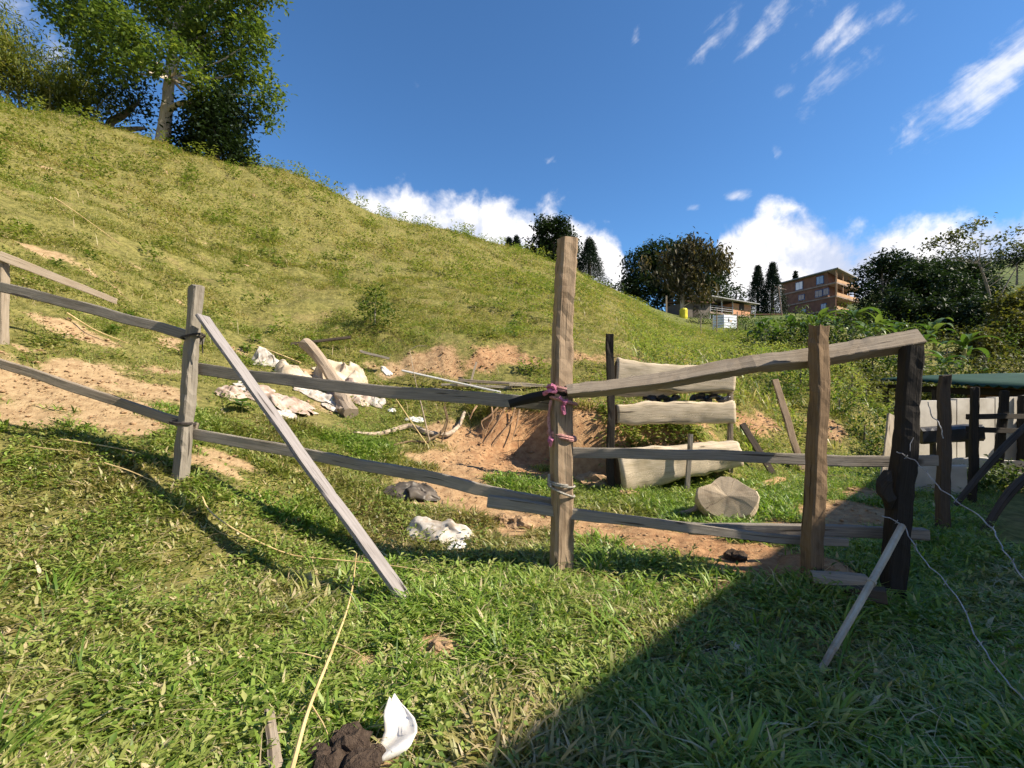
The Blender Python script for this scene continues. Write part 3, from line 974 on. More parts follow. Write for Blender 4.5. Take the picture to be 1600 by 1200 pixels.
    # --- hillside pasture: low blades and leafy clumps, thicker in patches
    for n_c, per, r0, r1, rad, hs, ws in ((21000, 9, 8.0, 20, .28, (.04, .13), (.012, .026)), (27000, 9, 19, 53, .5, (.06, .22), (.025, .055))):
        x, y, a, cr, cx, cy = clumped(n_c, per, r0, r1, -60, 32, rad)
        n = len(x)
        so = soil_at(x, y)
        hh = gz(cx, cy)
        patch = fbm(cx * .7, cy * .9 + hh * .5, octv=4, seed=65)
        p2 = fbm(cx * .23, cy * .23, octv=3, seed=66)
        k = (U(size=n) > so * 2.2 - .1) & (U(size=n) < .9 + 1.2 * patch)
        h = U(*hs, n) * np.clip(1 + .9 * patch, .4, 1.8)
        rnd = np.clip(.75 * cr + .4 * U(size=n) - .05, 0, 1)
        blades(x[k], y[k], h[k], U(*ws, n)[k], (a + RNG.normal(0, .9, n))[k], U(.3, 1.4, n)[k], rnd[k], np.clip(.66 + 1.0 * p2, .1, 1)[k], 1)
    for n_c, per, r0, r1, rad, ll in ((4200, 24, 8.0, 20, .18, .065), (9500, 14, 19, 53, .30, .125)):
        x, y, a, cr, cx, cy = clumped(n_c, per, r0, r1, -60, 32, rad)
        n = len(x)
        patch = fbm(cx * .7, cy * .9 + gz(cx, cy) * .5, octv=4, seed=65)
        k = (U(size=n) > soil_at(x, y) * 2) & (patch > -.12)
        zz = U(.0, 1.0, n) * rad * .7 * (.3 + cr)
        leaves_on_ground(x[k], y[k], zz[k], U(.7, 1.4, n)[k] * ll, U(.35, .6, n)[k] * ll, (a + RNG.normal(0, .9, n))[k], U(-.2, .9, n)[k],
                         np.clip(.6 * cr + .3 * U(size=n), 0, .8)[k], np.clip(.5 + .6 * U(size=n) * cr, 0, 1)[k])
    x, y, a, cr, cx, cy = clumped(1300, 52, 9.5, 52, -60, 30, .20)
    n = len(x)
    p3 = fbm(cx * .35 + 8, cy * .35, octv=3, seed=71)
    k = (soil_at(cx, cy) < .3) & (p3 > -.12)
    sz = (.4 + 1.0 * cr) * np.clip(np.hypot(cx, cy) / 18, .6, 1.7)
    x = cx + (x - cx) * sz; y = cy + (y - cy) * sz
    leaves_on_ground(x[k], y[k], (U(0, .42, n) * sz)[k], (U(.07, .14, n) * (.6 + .5 * sz))[k], (U(.035, .07, n) * (.6 + .5 * sz))[k], (a + RNG.normal(0, .9, n))[k], U(-.4, .9, n)[k],
                     np.clip(.35 * cr + .25 * U(size=n), 0, .5)[k], np.clip(.1 + .5 * cr, 0, 1)[k])
    x, y = zone(5200, 8.5, 45, -60, 26)
    n = len(x)
    k = soil_at(x, y) < .5
    blades(x[k], y[k], U(.1, .42, n)[k], (U(.006, .012, n) * np.clip(np.hypot(x, y) / 14, .8, 2.2))[k], U(0, 6.28, n)[k], U(.2, 1.5, n)[k], U(.85, 1, n)[k], U(.6, 1, n)[k], 2)
    # --- rank growth on the bank and the far side of the yard
    x, y, a, cr, cx, cy = clumped(2600, 26, 8.2, 27, 14, 60, .26)
    n = len(x)
    patch = fbm(cx * .8, cy * .8, octv=3, seed=67)
    k = (U(size=n) > soil_at(x, y) * 1.9) & (patch > -.15) & (gz(cx, cy) > .35)
    leaves_on_ground(x[k], y[k], (U(.0, .45, n) * (.4 + cr))[k], U(.05, .14, n)[k], U(.025, .06, n)[k], (a + RNG.normal(0, .9, n))[k], U(-.4, .9, n)[k],
                     np.clip(.6 * cr + .35 * U(size=n), 0, .88)[k], np.clip(.2 + .7 * patch + .2 * U(size=n), 0, 1)[k])
    x, y, a, cr, cx, cy = clumped(2200, 12, 8.2, 27, 14, 60, .2)
    n = len(x)
    k = (U(size=n) > soil_at(x, y) * 1.9) & (gz(cx, cy) > .3)
    blades(x[k], y[k], U(.1, .5, n)[k], U(.01, .025, n)[k], (a + RNG.normal(0, .6, n))[k], U(.3, 1.2, n)[k], U(0, 1, n)[k], U(0, .8, n)[k], 2)
    cx = U(1.4, 2.9, 260); cy = U(6.75, 7.7, 260)
    x = (cx[:, None] + RNG.normal(0, .09, (260, 22))).ravel(); y = (cy[:, None] + RNG.normal(0, .07, (260, 22))).ravel()
    n = len(x)
    leaves_on_ground(x, y, U(.0, .16, n), U(.04, .10, n), U(.02, .045, n), U(0, 6.28, n), U(-.4, .8, n), U(0, .85, n), U(.1, .7, n))
    # grass hanging over the edge of the cut bank
    x = U(-.9, 1.35, 900); y = np.interp(x, [-.9, -.2, .3, .75, .9, 1.35], [9.05, 8.6, 8.72, 8.6, 7.75, 7.7]) + RNG.normal(0, .1, 900)
    blades(x, y, U(.1, .3, 900), U(.006, .014, 900), RNG.normal(-1.57, .6, 900), U(.9, 1.8, 900), U(.2, 1, 900), U(.2, 1, 900), 3)
    V = np.concatenate(GV_); Fc = np.concatenate(GF_)
    print('grass triangles', len(Fc))
    solo('grass', (0, 0, 0), (V, Fc, None), M['grass'], 'green and straw coloured grass covering the yard and the hillside', 'grass', kind='stuff',
         attrs={'rnd': np.concatenate(GR_), 'tint': np.concatenate(GT_)})


grow_grass()



# ---------------------------------------------------------------- crumbs of earth on the bare ground (uncountable)
def crumbs():
    x, y = zone(60000, 2.0, 13, -58, 48)
    so = soil_at(x, y)
    k = (so > .35) & (RNG.uniform(size=len(x)) < .55)
    x, y = x[k][:8000], y[k][:8000]
    n = len(x)
    r = RNG.uniform(.003, .008, n) * (1 + 2.6 * RNG.uniform(size=n) ** 9) * np.clip(np.hypot(x, y) / 5, .7, 1.7)
    o8 = np.array([(1, 0, 0), (0, 1, 0), (-1, 0, 0), (0, -1, 0), (0, 0, 1), (0, 0, -1)], float)
    sh_ = RNG.uniform(.55, 1.5, (n, 6, 1)) * np.array([1.2, 1, .6])
    a = RNG.uniform(0, 6.28, n)
    v = o8[None] * sh_ * r[:, None, None]
    ca, sa = np.cos(a)[:, None], np.sin(a)[:, None]
    V = np.stack([v[..., 0] * ca - v[..., 1] * sa + x[:, None], v[..., 0] * sa + v[..., 1] * ca + y[:, None], v[..., 2] + (gz(x, y) + r * .2)[:, None]], -1)
    f = np.array([(0, 1, 4), (1, 2, 4), (2, 3, 4), (3, 0, 4), (1, 0, 5), (2, 1, 5), (3, 2, 5), (0, 3, 5)])
    Fc = (f[None] + (np.arange(n) * 6)[:, None, None]).reshape(-1, 3)
    solo('earth_crumbs', (0, 0, 0), (V.reshape(-1, 3), Fc, None), M['stone'], 'crumbs of tan earth strewn over the bare patches', 'earth', kind='stuff')


crumbs()


# ---------------------------------------------------------------- building whose eave shades the lower right of the yard
def shading_house():
    e0, e1 = Vector((5.75, -.35)), Vector((12.5, 6.1))          # the eave line in plan
    d = (e1 - e0).normalized(); nrm = Vector((d.y, -d.x))         # nrm points away from the yard
    base = GV(9.2, 1.5)
    t = thing('farmhouse', base, 'two storey rendered house standing beside the yard', 'house')

    def q(a, b, z):
        v = e0 + d * a + nrm * b
        return (v.x, v.y, z)
    L = (e1 - e0).length
    part('wall', t, prism([q(.6, .6, -.6), q(L - .6, .6, -.6), q(L - .6, 7, -.6), q(.6, 7, -.6)], (0, 0, 6.2)), M['tree_wall'])
    V = [q(0, 0, 5.75), q(L, 0, 5.75), q(L, 3.8, 7.2), q(0, 3.8, 7.2), q(L, 7.6, 5.75), q(0, 7.6, 5.75)]
    V += [(x, y, z - .12) for x, y, z in V]
    part('roof', t, (np.array(V), [(0, 1, 2, 3), (3, 2, 4, 5), (9, 8, 7, 6), (11, 10, 8, 9), (0, 6, 7, 1), (5, 4, 10, 11), (1, 7, 8, 2), (2, 8, 10, 4), (3, 9, 6, 0), (5, 11, 9, 3)], None), M['roof_brown'])
    for a in (2.0, 4.4, 6.8):
        w = part('window', t, prism([q(a, .585, 1.0), q(a + 1.0, .585, 1.0), q(a + 1.0, .62, 1.0), q(a, .62, 1.0)], (0, 0, 1.2)), M['blue_frame'])
        part('pane', w, prism([q(a + .08, .57, 1.08), q(a + .92, .57, 1.08), q(a + .92, .584, 1.08), q(a + .08, .584, 1.08)], (0, 0, 1.04)), M['pane_dark'])


shading_house()


# ---------------------------------------------------------------- the fence in front
def ring(center, axis, rx, ry, r, seed=0, tilt=0.0, sides=6, n=20, turns=1.0, rise=0.0, sq=.35, a0=0.0):
    """a rope or wire wound round a squared post"""
    pts = []
    for i in range(n + 1):
        a = a0 + 2 * math.pi * turns * i / n
        c, s = math.cos(a), math.sin(a)
        k = 1 / (abs(c) ** 4 + abs(s) ** 4) ** .25 if sq else 1
        k = 1 + (k - 1) * sq * 2
        pts.append(Vector(center) + Vector((c * rx * k, s * ry * k, tilt * c + rise * i / n)) + Vector(axis) * 0)
    return tube(pts, r, sides, rough=.2, seed=seed, freq=25)


# left stretch: two posts with rails tied on by wire
lp_base = P(279, 748, 4.4)
fence = thing('wooden_fence', GV(lp_base.x, lp_base.y), 'grey rail fence climbing the left slope, rails wired to a leaning split post', 'fence')
post = part('post', fence, beam(P(279, 765, 4.4), P(309, 449, 4.4), .13, .10, roll=32, n=18, seed=3, rough=.10, taper=.92, chamfer=.22, endcut=.02), M['wood_grey'], label='split grey post with a bright right face')
part('wire_tie', post, ring(P(302, 527, 4.4), (0, 0, 1), .085, .085, .007, tilt=.02, turns=2, rise=.015, n=36), M['wire_dark'])
part('wire_tie', post, ring(P(286, 662, 4.4), (0, 0, 1), .09, .09, .007, tilt=-.01, turns=2, rise=.02, n=36), M['wire_dark'])
part('wire_tie', post, tube(lerp_pts([P(308, 525, 4.33), P(316, 532, 4.32), P(317, 552, 4.34)], 7), .006, 5), M['wire_dark'])
part('rail', fence, beam(P(298, 575, 4.49), P(872, 634, 3.93), .035, .108, n=26, seed=5, rough=.06, bend=(0, 0, -.035)), M['wood_grey'])
part('rail', fence, beam(P(286, 676, 4.49), P(868, 790, 3.96), .04, .10, n=26, seed=6, rough=.06, bend=(0, 0, .02)), M['wood_grey'])
part('rail', fence, beam(P(318, 530, 4.48), P(-170, 397, 4.62), .04, .095, n=20, seed=7, rough=.07, bend=(0, 0, -.02)), M['wood_grey'])
part('rail', fence, beam(P(308, 668, 4.48), P(-170, 510, 4.62), .04, .085, n=20, seed=8, rough=.06, bend=(0, 0, -.01)), M['wood_pale'])
# further up the slope: a pale post with a short board
g0 = G(2, 6.3)
far_fence = thing('fence_post', g0, 'pale post at the left picture edge with one broken board nailed to its top', 'fence post')
part('post', far_fence, beam(g0 - Vector((0, 0, .2)), Vector((g0.x + .01, g0.y, P(0, 396, 6.3).z)), .12, .11, n=8, seed=12, rough=.08), M['wood_pale'])
part('board', far_fence, beam(P(-4, 400, 6.2), P(181, 470, 6.9), .03, .125, n=10, seed=13, taper=.62, endcut=.03), M['wood_pale'])

# the board propped against the left post
bb = GV(*P(638, 940, 3.2)[:2])
brace = solo('leaning_board', bb, beam(bb + Vector((.01, -.01, -.02)), P(316, 494, 4.31), .115, .032, roll=-8, n=24, seed=15, rough=.04, chamfer=.1, endcut=.015), M['wood_silver'],
             'long bleached board propped from the left post down into the grass', 'board')

# the tall gate post
gb = GV(P(875, 890, 3.79).x, 3.79)
gpost = thing('gate_post', gb, 'tallest brown timber post, bound with pink rope, in the middle of the fence', 'post')
shaft = part('shaft', gpost, beam(gb - Vector((0, 0, .25)), P(882, 374, 3.79), .165, .145, roll=-18, n=30, seed=21, rough=.07, taper=.88, chamfer=.30, endcut=.004), M['wood_brown'])
zc = lambda py: P(0, py, 3.79).z
cx = lambda py: P(875 + (890 - py) / 516 * 7, py, 3.79)
for i, (py, tl, rr_, rs, tn) in enumerate(((612, -.03, .108, .03, 2.0), (624, -.03, .110, -.01, 1.0), (684, -.03, .108, .032, 2.0))):
    part('pink_rope', gpost, ring(cx(py), (0, 0, 1), rr_, rr_ * .97, .0155, seed=30 + i, tilt=tl, turns=tn, rise=rs, n=int(26 * tn), a0=1.0, sq=.0), M['rope_pink'])
part('pink_rope', gpost, tube(lerp_pts([cx(625) + Vector((-.095, -.06, 0)), cx(650) + Vector((-.112, -.05, 0)), cx(672) + Vector((-.105, -.07, .0)), cx(690) + Vector((-.09, -.085, 0))], 12), .012, 6, rough=.3, seed=41, freq=30), M['rope_pink'])
kn = part('rope_knot', gpost, tube(lerp_pts([cx(610) + Vector((-.12, -.05, .02)), cx(606) + Vector((-.09, -.1, .02)), cx(614) + Vector((-.06, -.1, .01)), cx(611) + Vector((-.11, -.09, .0)), cx(618) + Vector((-.15, -.04, .01))], 14), .017, 6, rough=.4, seed=42, freq=30), M['rope_tail'])
part('rope_knot', gpost, tube(lerp_pts([cx(622) + Vector((-.035, -.105, .01)), cx(628) + Vector((.01, -.12, 0)), cx(625) + Vector((.03, -.115, 0)), cx(633) + Vector((-.005, -.12, 0)), cx(640) + Vector((.0, -.115, 0)), cx(646) + Vector((.01, -.11, 0))], 14), .016, 6, rough=.4, seed=43, freq=30), M['rope_tail'])
part('rope_knot', gpost, tube(lerp_pts([cx(680) + Vector((-.1, -.08, .0)), cx(688) + Vector((-.105, -.09, .0)), cx(684) + Vector((-.085, -.1, 0)), cx(695) + Vector((-.1, -.08, 0))], 10), .014, 6, rough=.4, seed=44, freq=30), M['rope_tail'])
for i, (py, tl, rs) in enumerate(((757, -.02, .02), (766, -.045, .0))):
    part('grey_cord', gpost, ring(cx(py), (0, 0, 1), .107, .104, .009, seed=50 + i, tilt=tl, turns=1.5, rise=rs, n=34, a0=2.0, sq=.0), M['rope_grey'])
part('grey_cord', gpost, tube(lerp_pts([cx(740) + Vector((-.1, -.03, .0)), cx(748) + Vector((-.102, -.05, .0)), cx(758) + Vector((-.09, -.08, 0))], 7), .012, 6), M['rope_grey'])

# bars of the gateway, each loose
solo('gate_bar', P(900, 612, 3.75), beam(P(886, 612, 3.70), P(1436, 531, 3.52), .08, .095, roll=36, n=26, seed=61, rough=.08, taper=1.35, chamfer=.1, bend=(0, 0, -.012)), M['wood_pale'],
     'heavy squared beam sloping up from the roped post onto the black post', 'gate bar')
solo('gate_bar', P(800, 628, 3.83), tube(lerp_pts([P(796, 631, 3.84), P(830, 622, 3.82), P(884, 612, 3.70)], 10), [.038, .042, .03], 8, rough=.2, seed=62), M['wood_black'],
     'short dark pole stub tied beside the pink rope', 'gate bar')
solo('gate_bar', P(1100, 712, 3.8), beam(P(858, 704, 3.92), P(1464, 721, 3.68), .05, .085, roll=4, n=26, seed=63, rough=.06, bend=(0, 0, -.012)), M['wood_grey'],
     'thin grey rail at mid height right of the roped post', 'gate bar')
solo('gate_bar', P(1000, 806, 3.8), beam(P(763, 779, 3.86), P(1322, 849, 3.56), .075, .095, roll=6, n=26, seed=64, rough=.07, taper=.62, bend=(0, 0, -.035)), M['wood_grey'],
     'low grey beam passing the roped post, its square cut end on the left', 'gate bar')
solo('gate_bar', P(1250, 828, 3.7), beam(P(1075, 824, 3.82), P(1448, 834, 3.6), .07, .085, roll=3, n=18, seed=65, rough=.06), M['wood_grey'],
     'low grey beam reaching past the black post', 'gate bar')

# posts of the gateway on the right
pb = GV(P(1268, 900, 3.42).x, 3.42)
solo('fence_post', pb, beam(pb - Vector((0, 0, .25)), P(1283, 510, 3.42), .115, .105, roll=-14, n=24, seed=71, rough=.11, taper=.92, chamfer=.2, endcut=.02), M['wood_post'],
     'brown splintered post standing in bare earth before the sloping beam', 'fence post')
pb = GV(P(1391, 935, 3.45).x, 3.45)
blackp = thing('fence_post', pb, 'thick black post carrying the end of the sloping beam', 'fence post')
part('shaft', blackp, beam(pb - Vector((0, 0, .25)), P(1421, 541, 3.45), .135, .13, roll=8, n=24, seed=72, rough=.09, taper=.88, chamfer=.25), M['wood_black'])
part('knot', blackp, tube(lerp_pts([P(1386, 735, 3.42), P(1383, 765, 3.40), P(1388, 795, 3.42)], 8), [.02, .035, .045, .02], 9, rough=.9, seed=73, freq=14), M['wood_black'])


def plain_post(px, py0, py1, y, w, seed, mat, label, name='fence_post', group=None, lean=0):
    b = GV((px - 800) / F * y, y)
    top = P(px + lean, py1, y)
    return solo(name, b, beam(b - Vector((0, 0, .2)), top, w, w * .9, roll=20, n=14, seed=seed, rough=.12, taper=.85, chamfer=.25, endcut=.02), mat, label, 'fence post', group)


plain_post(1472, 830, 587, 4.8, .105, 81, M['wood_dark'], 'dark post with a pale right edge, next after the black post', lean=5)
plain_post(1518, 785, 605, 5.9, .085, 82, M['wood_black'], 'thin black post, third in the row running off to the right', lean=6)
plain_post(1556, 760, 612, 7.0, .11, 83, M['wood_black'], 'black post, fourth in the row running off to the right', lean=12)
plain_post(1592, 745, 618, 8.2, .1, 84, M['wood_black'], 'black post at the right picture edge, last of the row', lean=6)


def wire(name, pts, label, r=.0035, n=40, barbs=0):
    base = pts[0]
    t = thing(name, base, label, 'wire')
    cur = lerp_pts(pts, n)
    for i, c in enumerate(cur[1:-1]):
        cur[i + 1] = c + Vector((.004 * math.sin(i * 2.1), .004 * math.cos(i * 1.7), .006 * math.sin(i * 1.3)))
    part('strand', t, tube(cur, r, 5), M['wire'])
    for b in range(barbs):
        c = cur[int((b + .7) / (barbs + .5) * (n - 2))]
        part('barb', t, join(tube([c + Vector((-.012, 0, -.012)), c, c + Vector((.012, .004, .013))], .002, 4), tube([c + Vector((.01, .006, -.012)), c, c + Vector((-.01, -.004, .012))], .002, 4)), M['wire'])
    return t


wire('barbed_wire', [P(1401, 706, 3.34), P(1432, 722, 3.2), P(1475, 768, 3.0), P(1540, 815, 2.7), P(1575, 870, 2.45), P(1640, 960, 2.2)], 'upper slack barbed wire hanging from the black post', barbs=5)
wire('barbed_wire', [P(1378, 806, 3.36), P(1412, 822, 3.3), P(1440, 870, 3.05), P(1490, 925, 2.75), P(1540, 1020, 2.4), P(1610, 1105, 2.1), P(1680, 1180, 1.95)], 'lower slack barbed wire drooping from the black post to the corner', barbs=5)
wire('fence_wire', [P(1431, 548, 3.4), P(1432, 640, 3.4), P(1422, 705, 3.36)], 'thin wire running down the right edge of the black post', r=.003, n=14)
wire('fence_wire', [P(1450, 628, 4.9), P(1456, 650, 4.85), P(1468, 662, 4.75), P(1474, 685, 4.7)], 'short curled wire end left of the dark post', r=.005, n=14)

# bamboo pole leaning on the black post
pb = GV(P(1270, 1075, 2.32).x, 2.32)
pole = thing('bamboo_pole', pb, 'pale bamboo pole leaning from the dark grass against the black post', 'pole')
top = P(1409, 822, 3.27)
seg = [pb + Vector((0, 0, -.02)), pb.lerp(top, .18), pb.lerp(top, .2), pb.lerp(top, .56), pb.lerp(top, .58), top]
part('pole', pole, tube(lerp_pts([seg[1], pb.lerp(top, .6) + Vector((.0, 0, -.012)), top], 14), [.019, .021, .023], 8, rough=.08, seed=90), M['bamboo'])
part('node_ring', pole, tube([pb.lerp(top, .57) + Vector((0, 0, -.012)), pb.lerp(top, .585) + Vector((0, 0, -.012))], .0265, 8), M['bamboo'])
part('tip', pole, tube(lerp_pts([pb + Vector((0, 0, -.02)), pb.lerp(top, .1), seg[1]], 6), [.012, .016, .017], 7, rough=.2, seed=91), M['twig'])
# block of wood lying at the black post's foot
b = GV(2.3, 3.28)
lg = thing('log', b, 'short pale log lying in the shaded grass at the foot of the black post', 'log')
part('body', lg, tube(lerp_pts([b + Vector((-.20, .02, .07)), b + Vector((.13, -.06, .06))], 8), [.062, .07, .066], 10, rough=.12, seed=95), M['wood_pale'])
part('block', lg, beam(b + Vector((-.06, -.05, .02)), b + Vector((.16, -.2, .05)), .1, .09, n=6, seed=96), M['wood_dark'])
# poles crossing behind the posts at the right
solo('leaning_pole', GV(5.95, 5.6), tube(lerp_pts([GV(5.1, 5.5, -.05), P(1566, 702, 5.9), P(1640, 632, 6.3)], 12), [.03, .04, .035], 7, rough=.15, seed=97), M['wood_dark'],
     'dark crooked pole slanting up to the right picture edge', 'pole')
solo('leaning_pole', GV(5.0, 4.7), tube(lerp_pts([GV(4.75, 4.75, -.05), P(1585, 762, 4.9), P(1660, 706, 5.1)], 10), [.035, .045, .04], 7, rough=.15, seed=98), M['wood_dark'],
     'thick dark pole low at the right picture edge', 'pole')


# ---------------------------------------------------------------- slab wall against the bank
def slab(p0, p1, hz, th, seed, n=44, taper=1.0, sides=20, wav=.22):
    """half-round debarked slab: flat-ish, with wavering upper and lower edges"""
    p0, p1 = Vector(p0), Vector(p1)
    d = (p1 - p0); L = d.length; d.normalize()
    a = d.cross(Vector((0, 0, 1))).normalized(); b = a.cross(d).normalized()
    V, uv = [], []
    for i in range(n + 1):
        s = i / n
        p = p0.lerp(p1, s)
        k = 1 + (taper - 1) * s
        upn = 1 + wav * 1.3 * float(fbm(s * L * 2.0, seed * 3.3, octv=4, seed=seed))
        dnn = 1 + wav * 1.3 * float(fbm(s * L * 2.0 + 40, seed * 3.3, octv=4, seed=seed))
        for j in range(sides):
            t = 2 * math.pi * j / sides
            u, v = math.cos(t), math.sin(t)
            r = 1 + .07 * float(vnoise(u * 2, v * 2, s * L * 5, seed)) + .05 * float(vnoise(u * 5, v * 5, s * L * 11, seed + 1))
            u2 = math.copysign(abs(u) ** .45, u)
            V.append(p + a * (u2 * th * .5 * r * (1 if u > 0 else .6) * (1 + .25 * float(fbm(s * L * 2.2, v * 1.5 + seed, octv=3, seed=seed + 3)))) + b * (math.copysign(abs(v) ** .8, v) * hz * .5 * k * r * (upn if v > 0 else dnn)))
            uv.append((s * L + seed * .4, j / sides * (2 * hz) + seed * .3))
    Fc = [(i * sides + j, i * sides + (j + 1) % sides, (i + 1) * sides + (j + 1) % sides, (i + 1) * sides + j) for i in range(n) for j in range(sides)]
    Fc += [tuple(range(sides - 1, -1, -1)), tuple(n * sides + j for j in range(sides))]
    return np.array(V), Fc, np.array(uv)


def end_disc(p, d, hz, th, seed, sides=16):
    d = Vector(d).normalized()
    a = d.cross(Vector((0, 0, 1))).normalized(); b = a.cross(d).normalized()
    pts = []
    for j in range(sides):
        t = 2 * math.pi * j / sides
        u, v = math.cos(t), math.sin(t)
        pts.append(Vector(p) + a * (u * th * .5 * (1 if u > 0 else .6) * .98) + b * (math.copysign(abs(v) ** .8, v) * hz * .5 * .98))
    return prism(pts, d * .012)


sw = thing('slab_wall', G(1050, 6.65), 'retaining wall of cream debarked log slabs stacked on edge between stakes', 'retaining wall')
part('post', sw, beam(G(955, 6.62, -.2), P(953, 522, 6.62), .10, .09, n=12, seed=101, rough=.12), M['wood_black'])
part('post', sw, beam(G(1141, 6.95, -.2), P(1142, 588, 6.95), .07, .06, n=12, seed=102, rough=.1), M['wood_pale'])
for i, (a, b_, hz, th, sd, tp, wv) in enumerate(((P(962, 583, 6.72), P(1146, 598, 6.8), .36, .13, 111, .95, .4), (P(960, 606, 6.86), P(1144, 600, 6.9), .26, .10, 112, 1.0, .35),
                                         (P(963, 648, 6.72), P(1146, 644, 6.8), .31, .14, 113, .95, .32), (P(965, 737, 6.60), P(1148, 708, 6.85), .60, .36, 114, .58, .18))):
    s_ = part('slab', sw, slab(a, b_, hz, th, sd, taper=tp, wav=wv), M['wood_slab'], smooth=True)
    d_ = (Vector(a) - Vector(b_)).normalized()
    part('cut_end', s_, end_disc(Vector(a) + d_ * .001, d_, hz * .97, th * .97, sd), M['end_dark'])
part('stake', sw, beam(G(1073, 6.42, -.1), P(1079, 678, 6.5), .06, .045, n=8, seed=120, rough=.1), M['wood_grey'])
sh = []
# black plastic caught between the slabs


def crumple(center, w, l, h, seed, yaw=0.0, n=40, drape=True, dome=.6, freq=3.0, ragged=.25, lift=.012):
    """crumpled sheet or half-filled sack lying on the ground: folds are geometry"""
    u, v = np.meshgrid(np.linspace(-1, 1, n), np.linspace(-1, 1, n), indexing='ij')
    ang = np.arctan2(v, u); rad = np.maximum(abs(u), abs(v))
    edge = 1 + ragged * fbm(np.cos(ang) * 1.6 + seed, np.sin(ang) * 1.6, octv=3, seed=seed)
    sq = np.where(np.hypot(u, v) > 0, rad / np.maximum(np.hypot(u, v), 1e-6), 1)
    uu, vv = u * (sq * .45 + .55) * edge, v * (sq * .45 + .55) * edge
    th = seed * 1.7
    warp = fbm(u * 1.2 + seed, v * 1.2, octv=2, seed=seed + 1)
    wrinkle = 1 - np.abs(np.sin(freq * 1.1 * (u * math.cos(th) + v * math.sin(th)) + 2.6 * warp)) * 1.5
    warp2 = fbm(u * 1.7 + 3, v * 1.7 + seed, octv=2, seed=seed + 2)
    wrinkle2 = 1 - np.abs(np.sin(freq * 2.0 * (u * math.cos(th + 1.1) + v * math.sin(th + 1.1)) + 3.2 * warp2)) * 1.5
    rad2 = np.hypot(u * (sq * .45 + .55), v * (sq * .45 + .55))
    body = np.clip(1 - rad2 ** 2.6, 0, 1) ** .6
    cs = .05 * min(w, l)
    z = h * dome * body * (.72 + .55 * fbm(u * 1.4 + 7, v * 1.4 + seed, octv=2, seed=seed + 3)) * 1.5
    z = z + cs * (.75 * wrinkle + .5 * wrinkle2) * (.5 + .7 * body) + h * .5 * np.clip(fbm(u * 1.5 + seed, v * 1.5 + 5, octv=2, seed=seed + 9), 0, 1) * (1 - dome) * 2
    jx = .10 * w * fbm(u * 2.5, v * 2.5 + 9, octv=2, seed=seed + 5); jy = .10 * l * fbm(u * 2.5 + 9, v * 2.5, octv=2, seed=seed + 6)
    X = uu * w / 2 + jx; Y = vv * l / 2 + jy
    c, s = math.cos(yaw), math.sin(yaw)
    WX = center[0] + X * c - Y * s; WY = center[1] + X * s + Y * c
    WZ = (gz(WX, WY) if drape else center[2]) + lift + np.maximum(z, 0)
    V = np.stack([WX, WY, WZ], -1).reshape(-1, 3)
    idx = np.arange(n * n).reshape(n, n)
    q = np.stack([idx[:-1, :-1], idx[1:, :-1], idx[1:, 1:], idx[:-1, 1:]], -1).reshape(-1, 4)
    return V, q, None


def cloth(name, px, y, w, l, h, seed, mat, label, cat, yaw=0.0, dome=.5, freq=3.0, group=None, lift=.012, ragged=.25):
    c = G(px, y)
    g = crumple(c, w, l, h, seed, yaw, dome=dome, freq=freq, lift=lift, ragged=ragged)
    o = solo(name, c, g, mat, label, cat, group, smooth=True)
    md = o.modifiers.new('thickness', 'SOLIDIFY'); md.thickness = .006; md.offset = 0
    return o


def hung_plastic(px0, px1, py, y, seed, label):
    pts = [P(px0 + (px1 - px0) * k / 9, py + 9 + 3 * math.sin(k * 1.7 + seed), y + .12 + .02 * math.sin(k * 2.3)) for k in range(10)]
    g = tube(lerp_pts(pts, 30), [.02, .055, .07, .05, .08, .06, .045, .07, .05, .015], 11, rough=.75, seed=seed, freq=16, flat=.8)
    solo('plastic_sheet', P((px0 + px1) / 2, py, y), g, M['plastic_black'], label, 'plastic sheet')


hung_plastic(1005, 1062, 614, 6.74, 3, 'crumpled black plastic left of centre between the top slabs')
hung_plastic(1078, 1140, 613, 6.74, 8, 'crumpled black plastic at the right end between the top slabs')

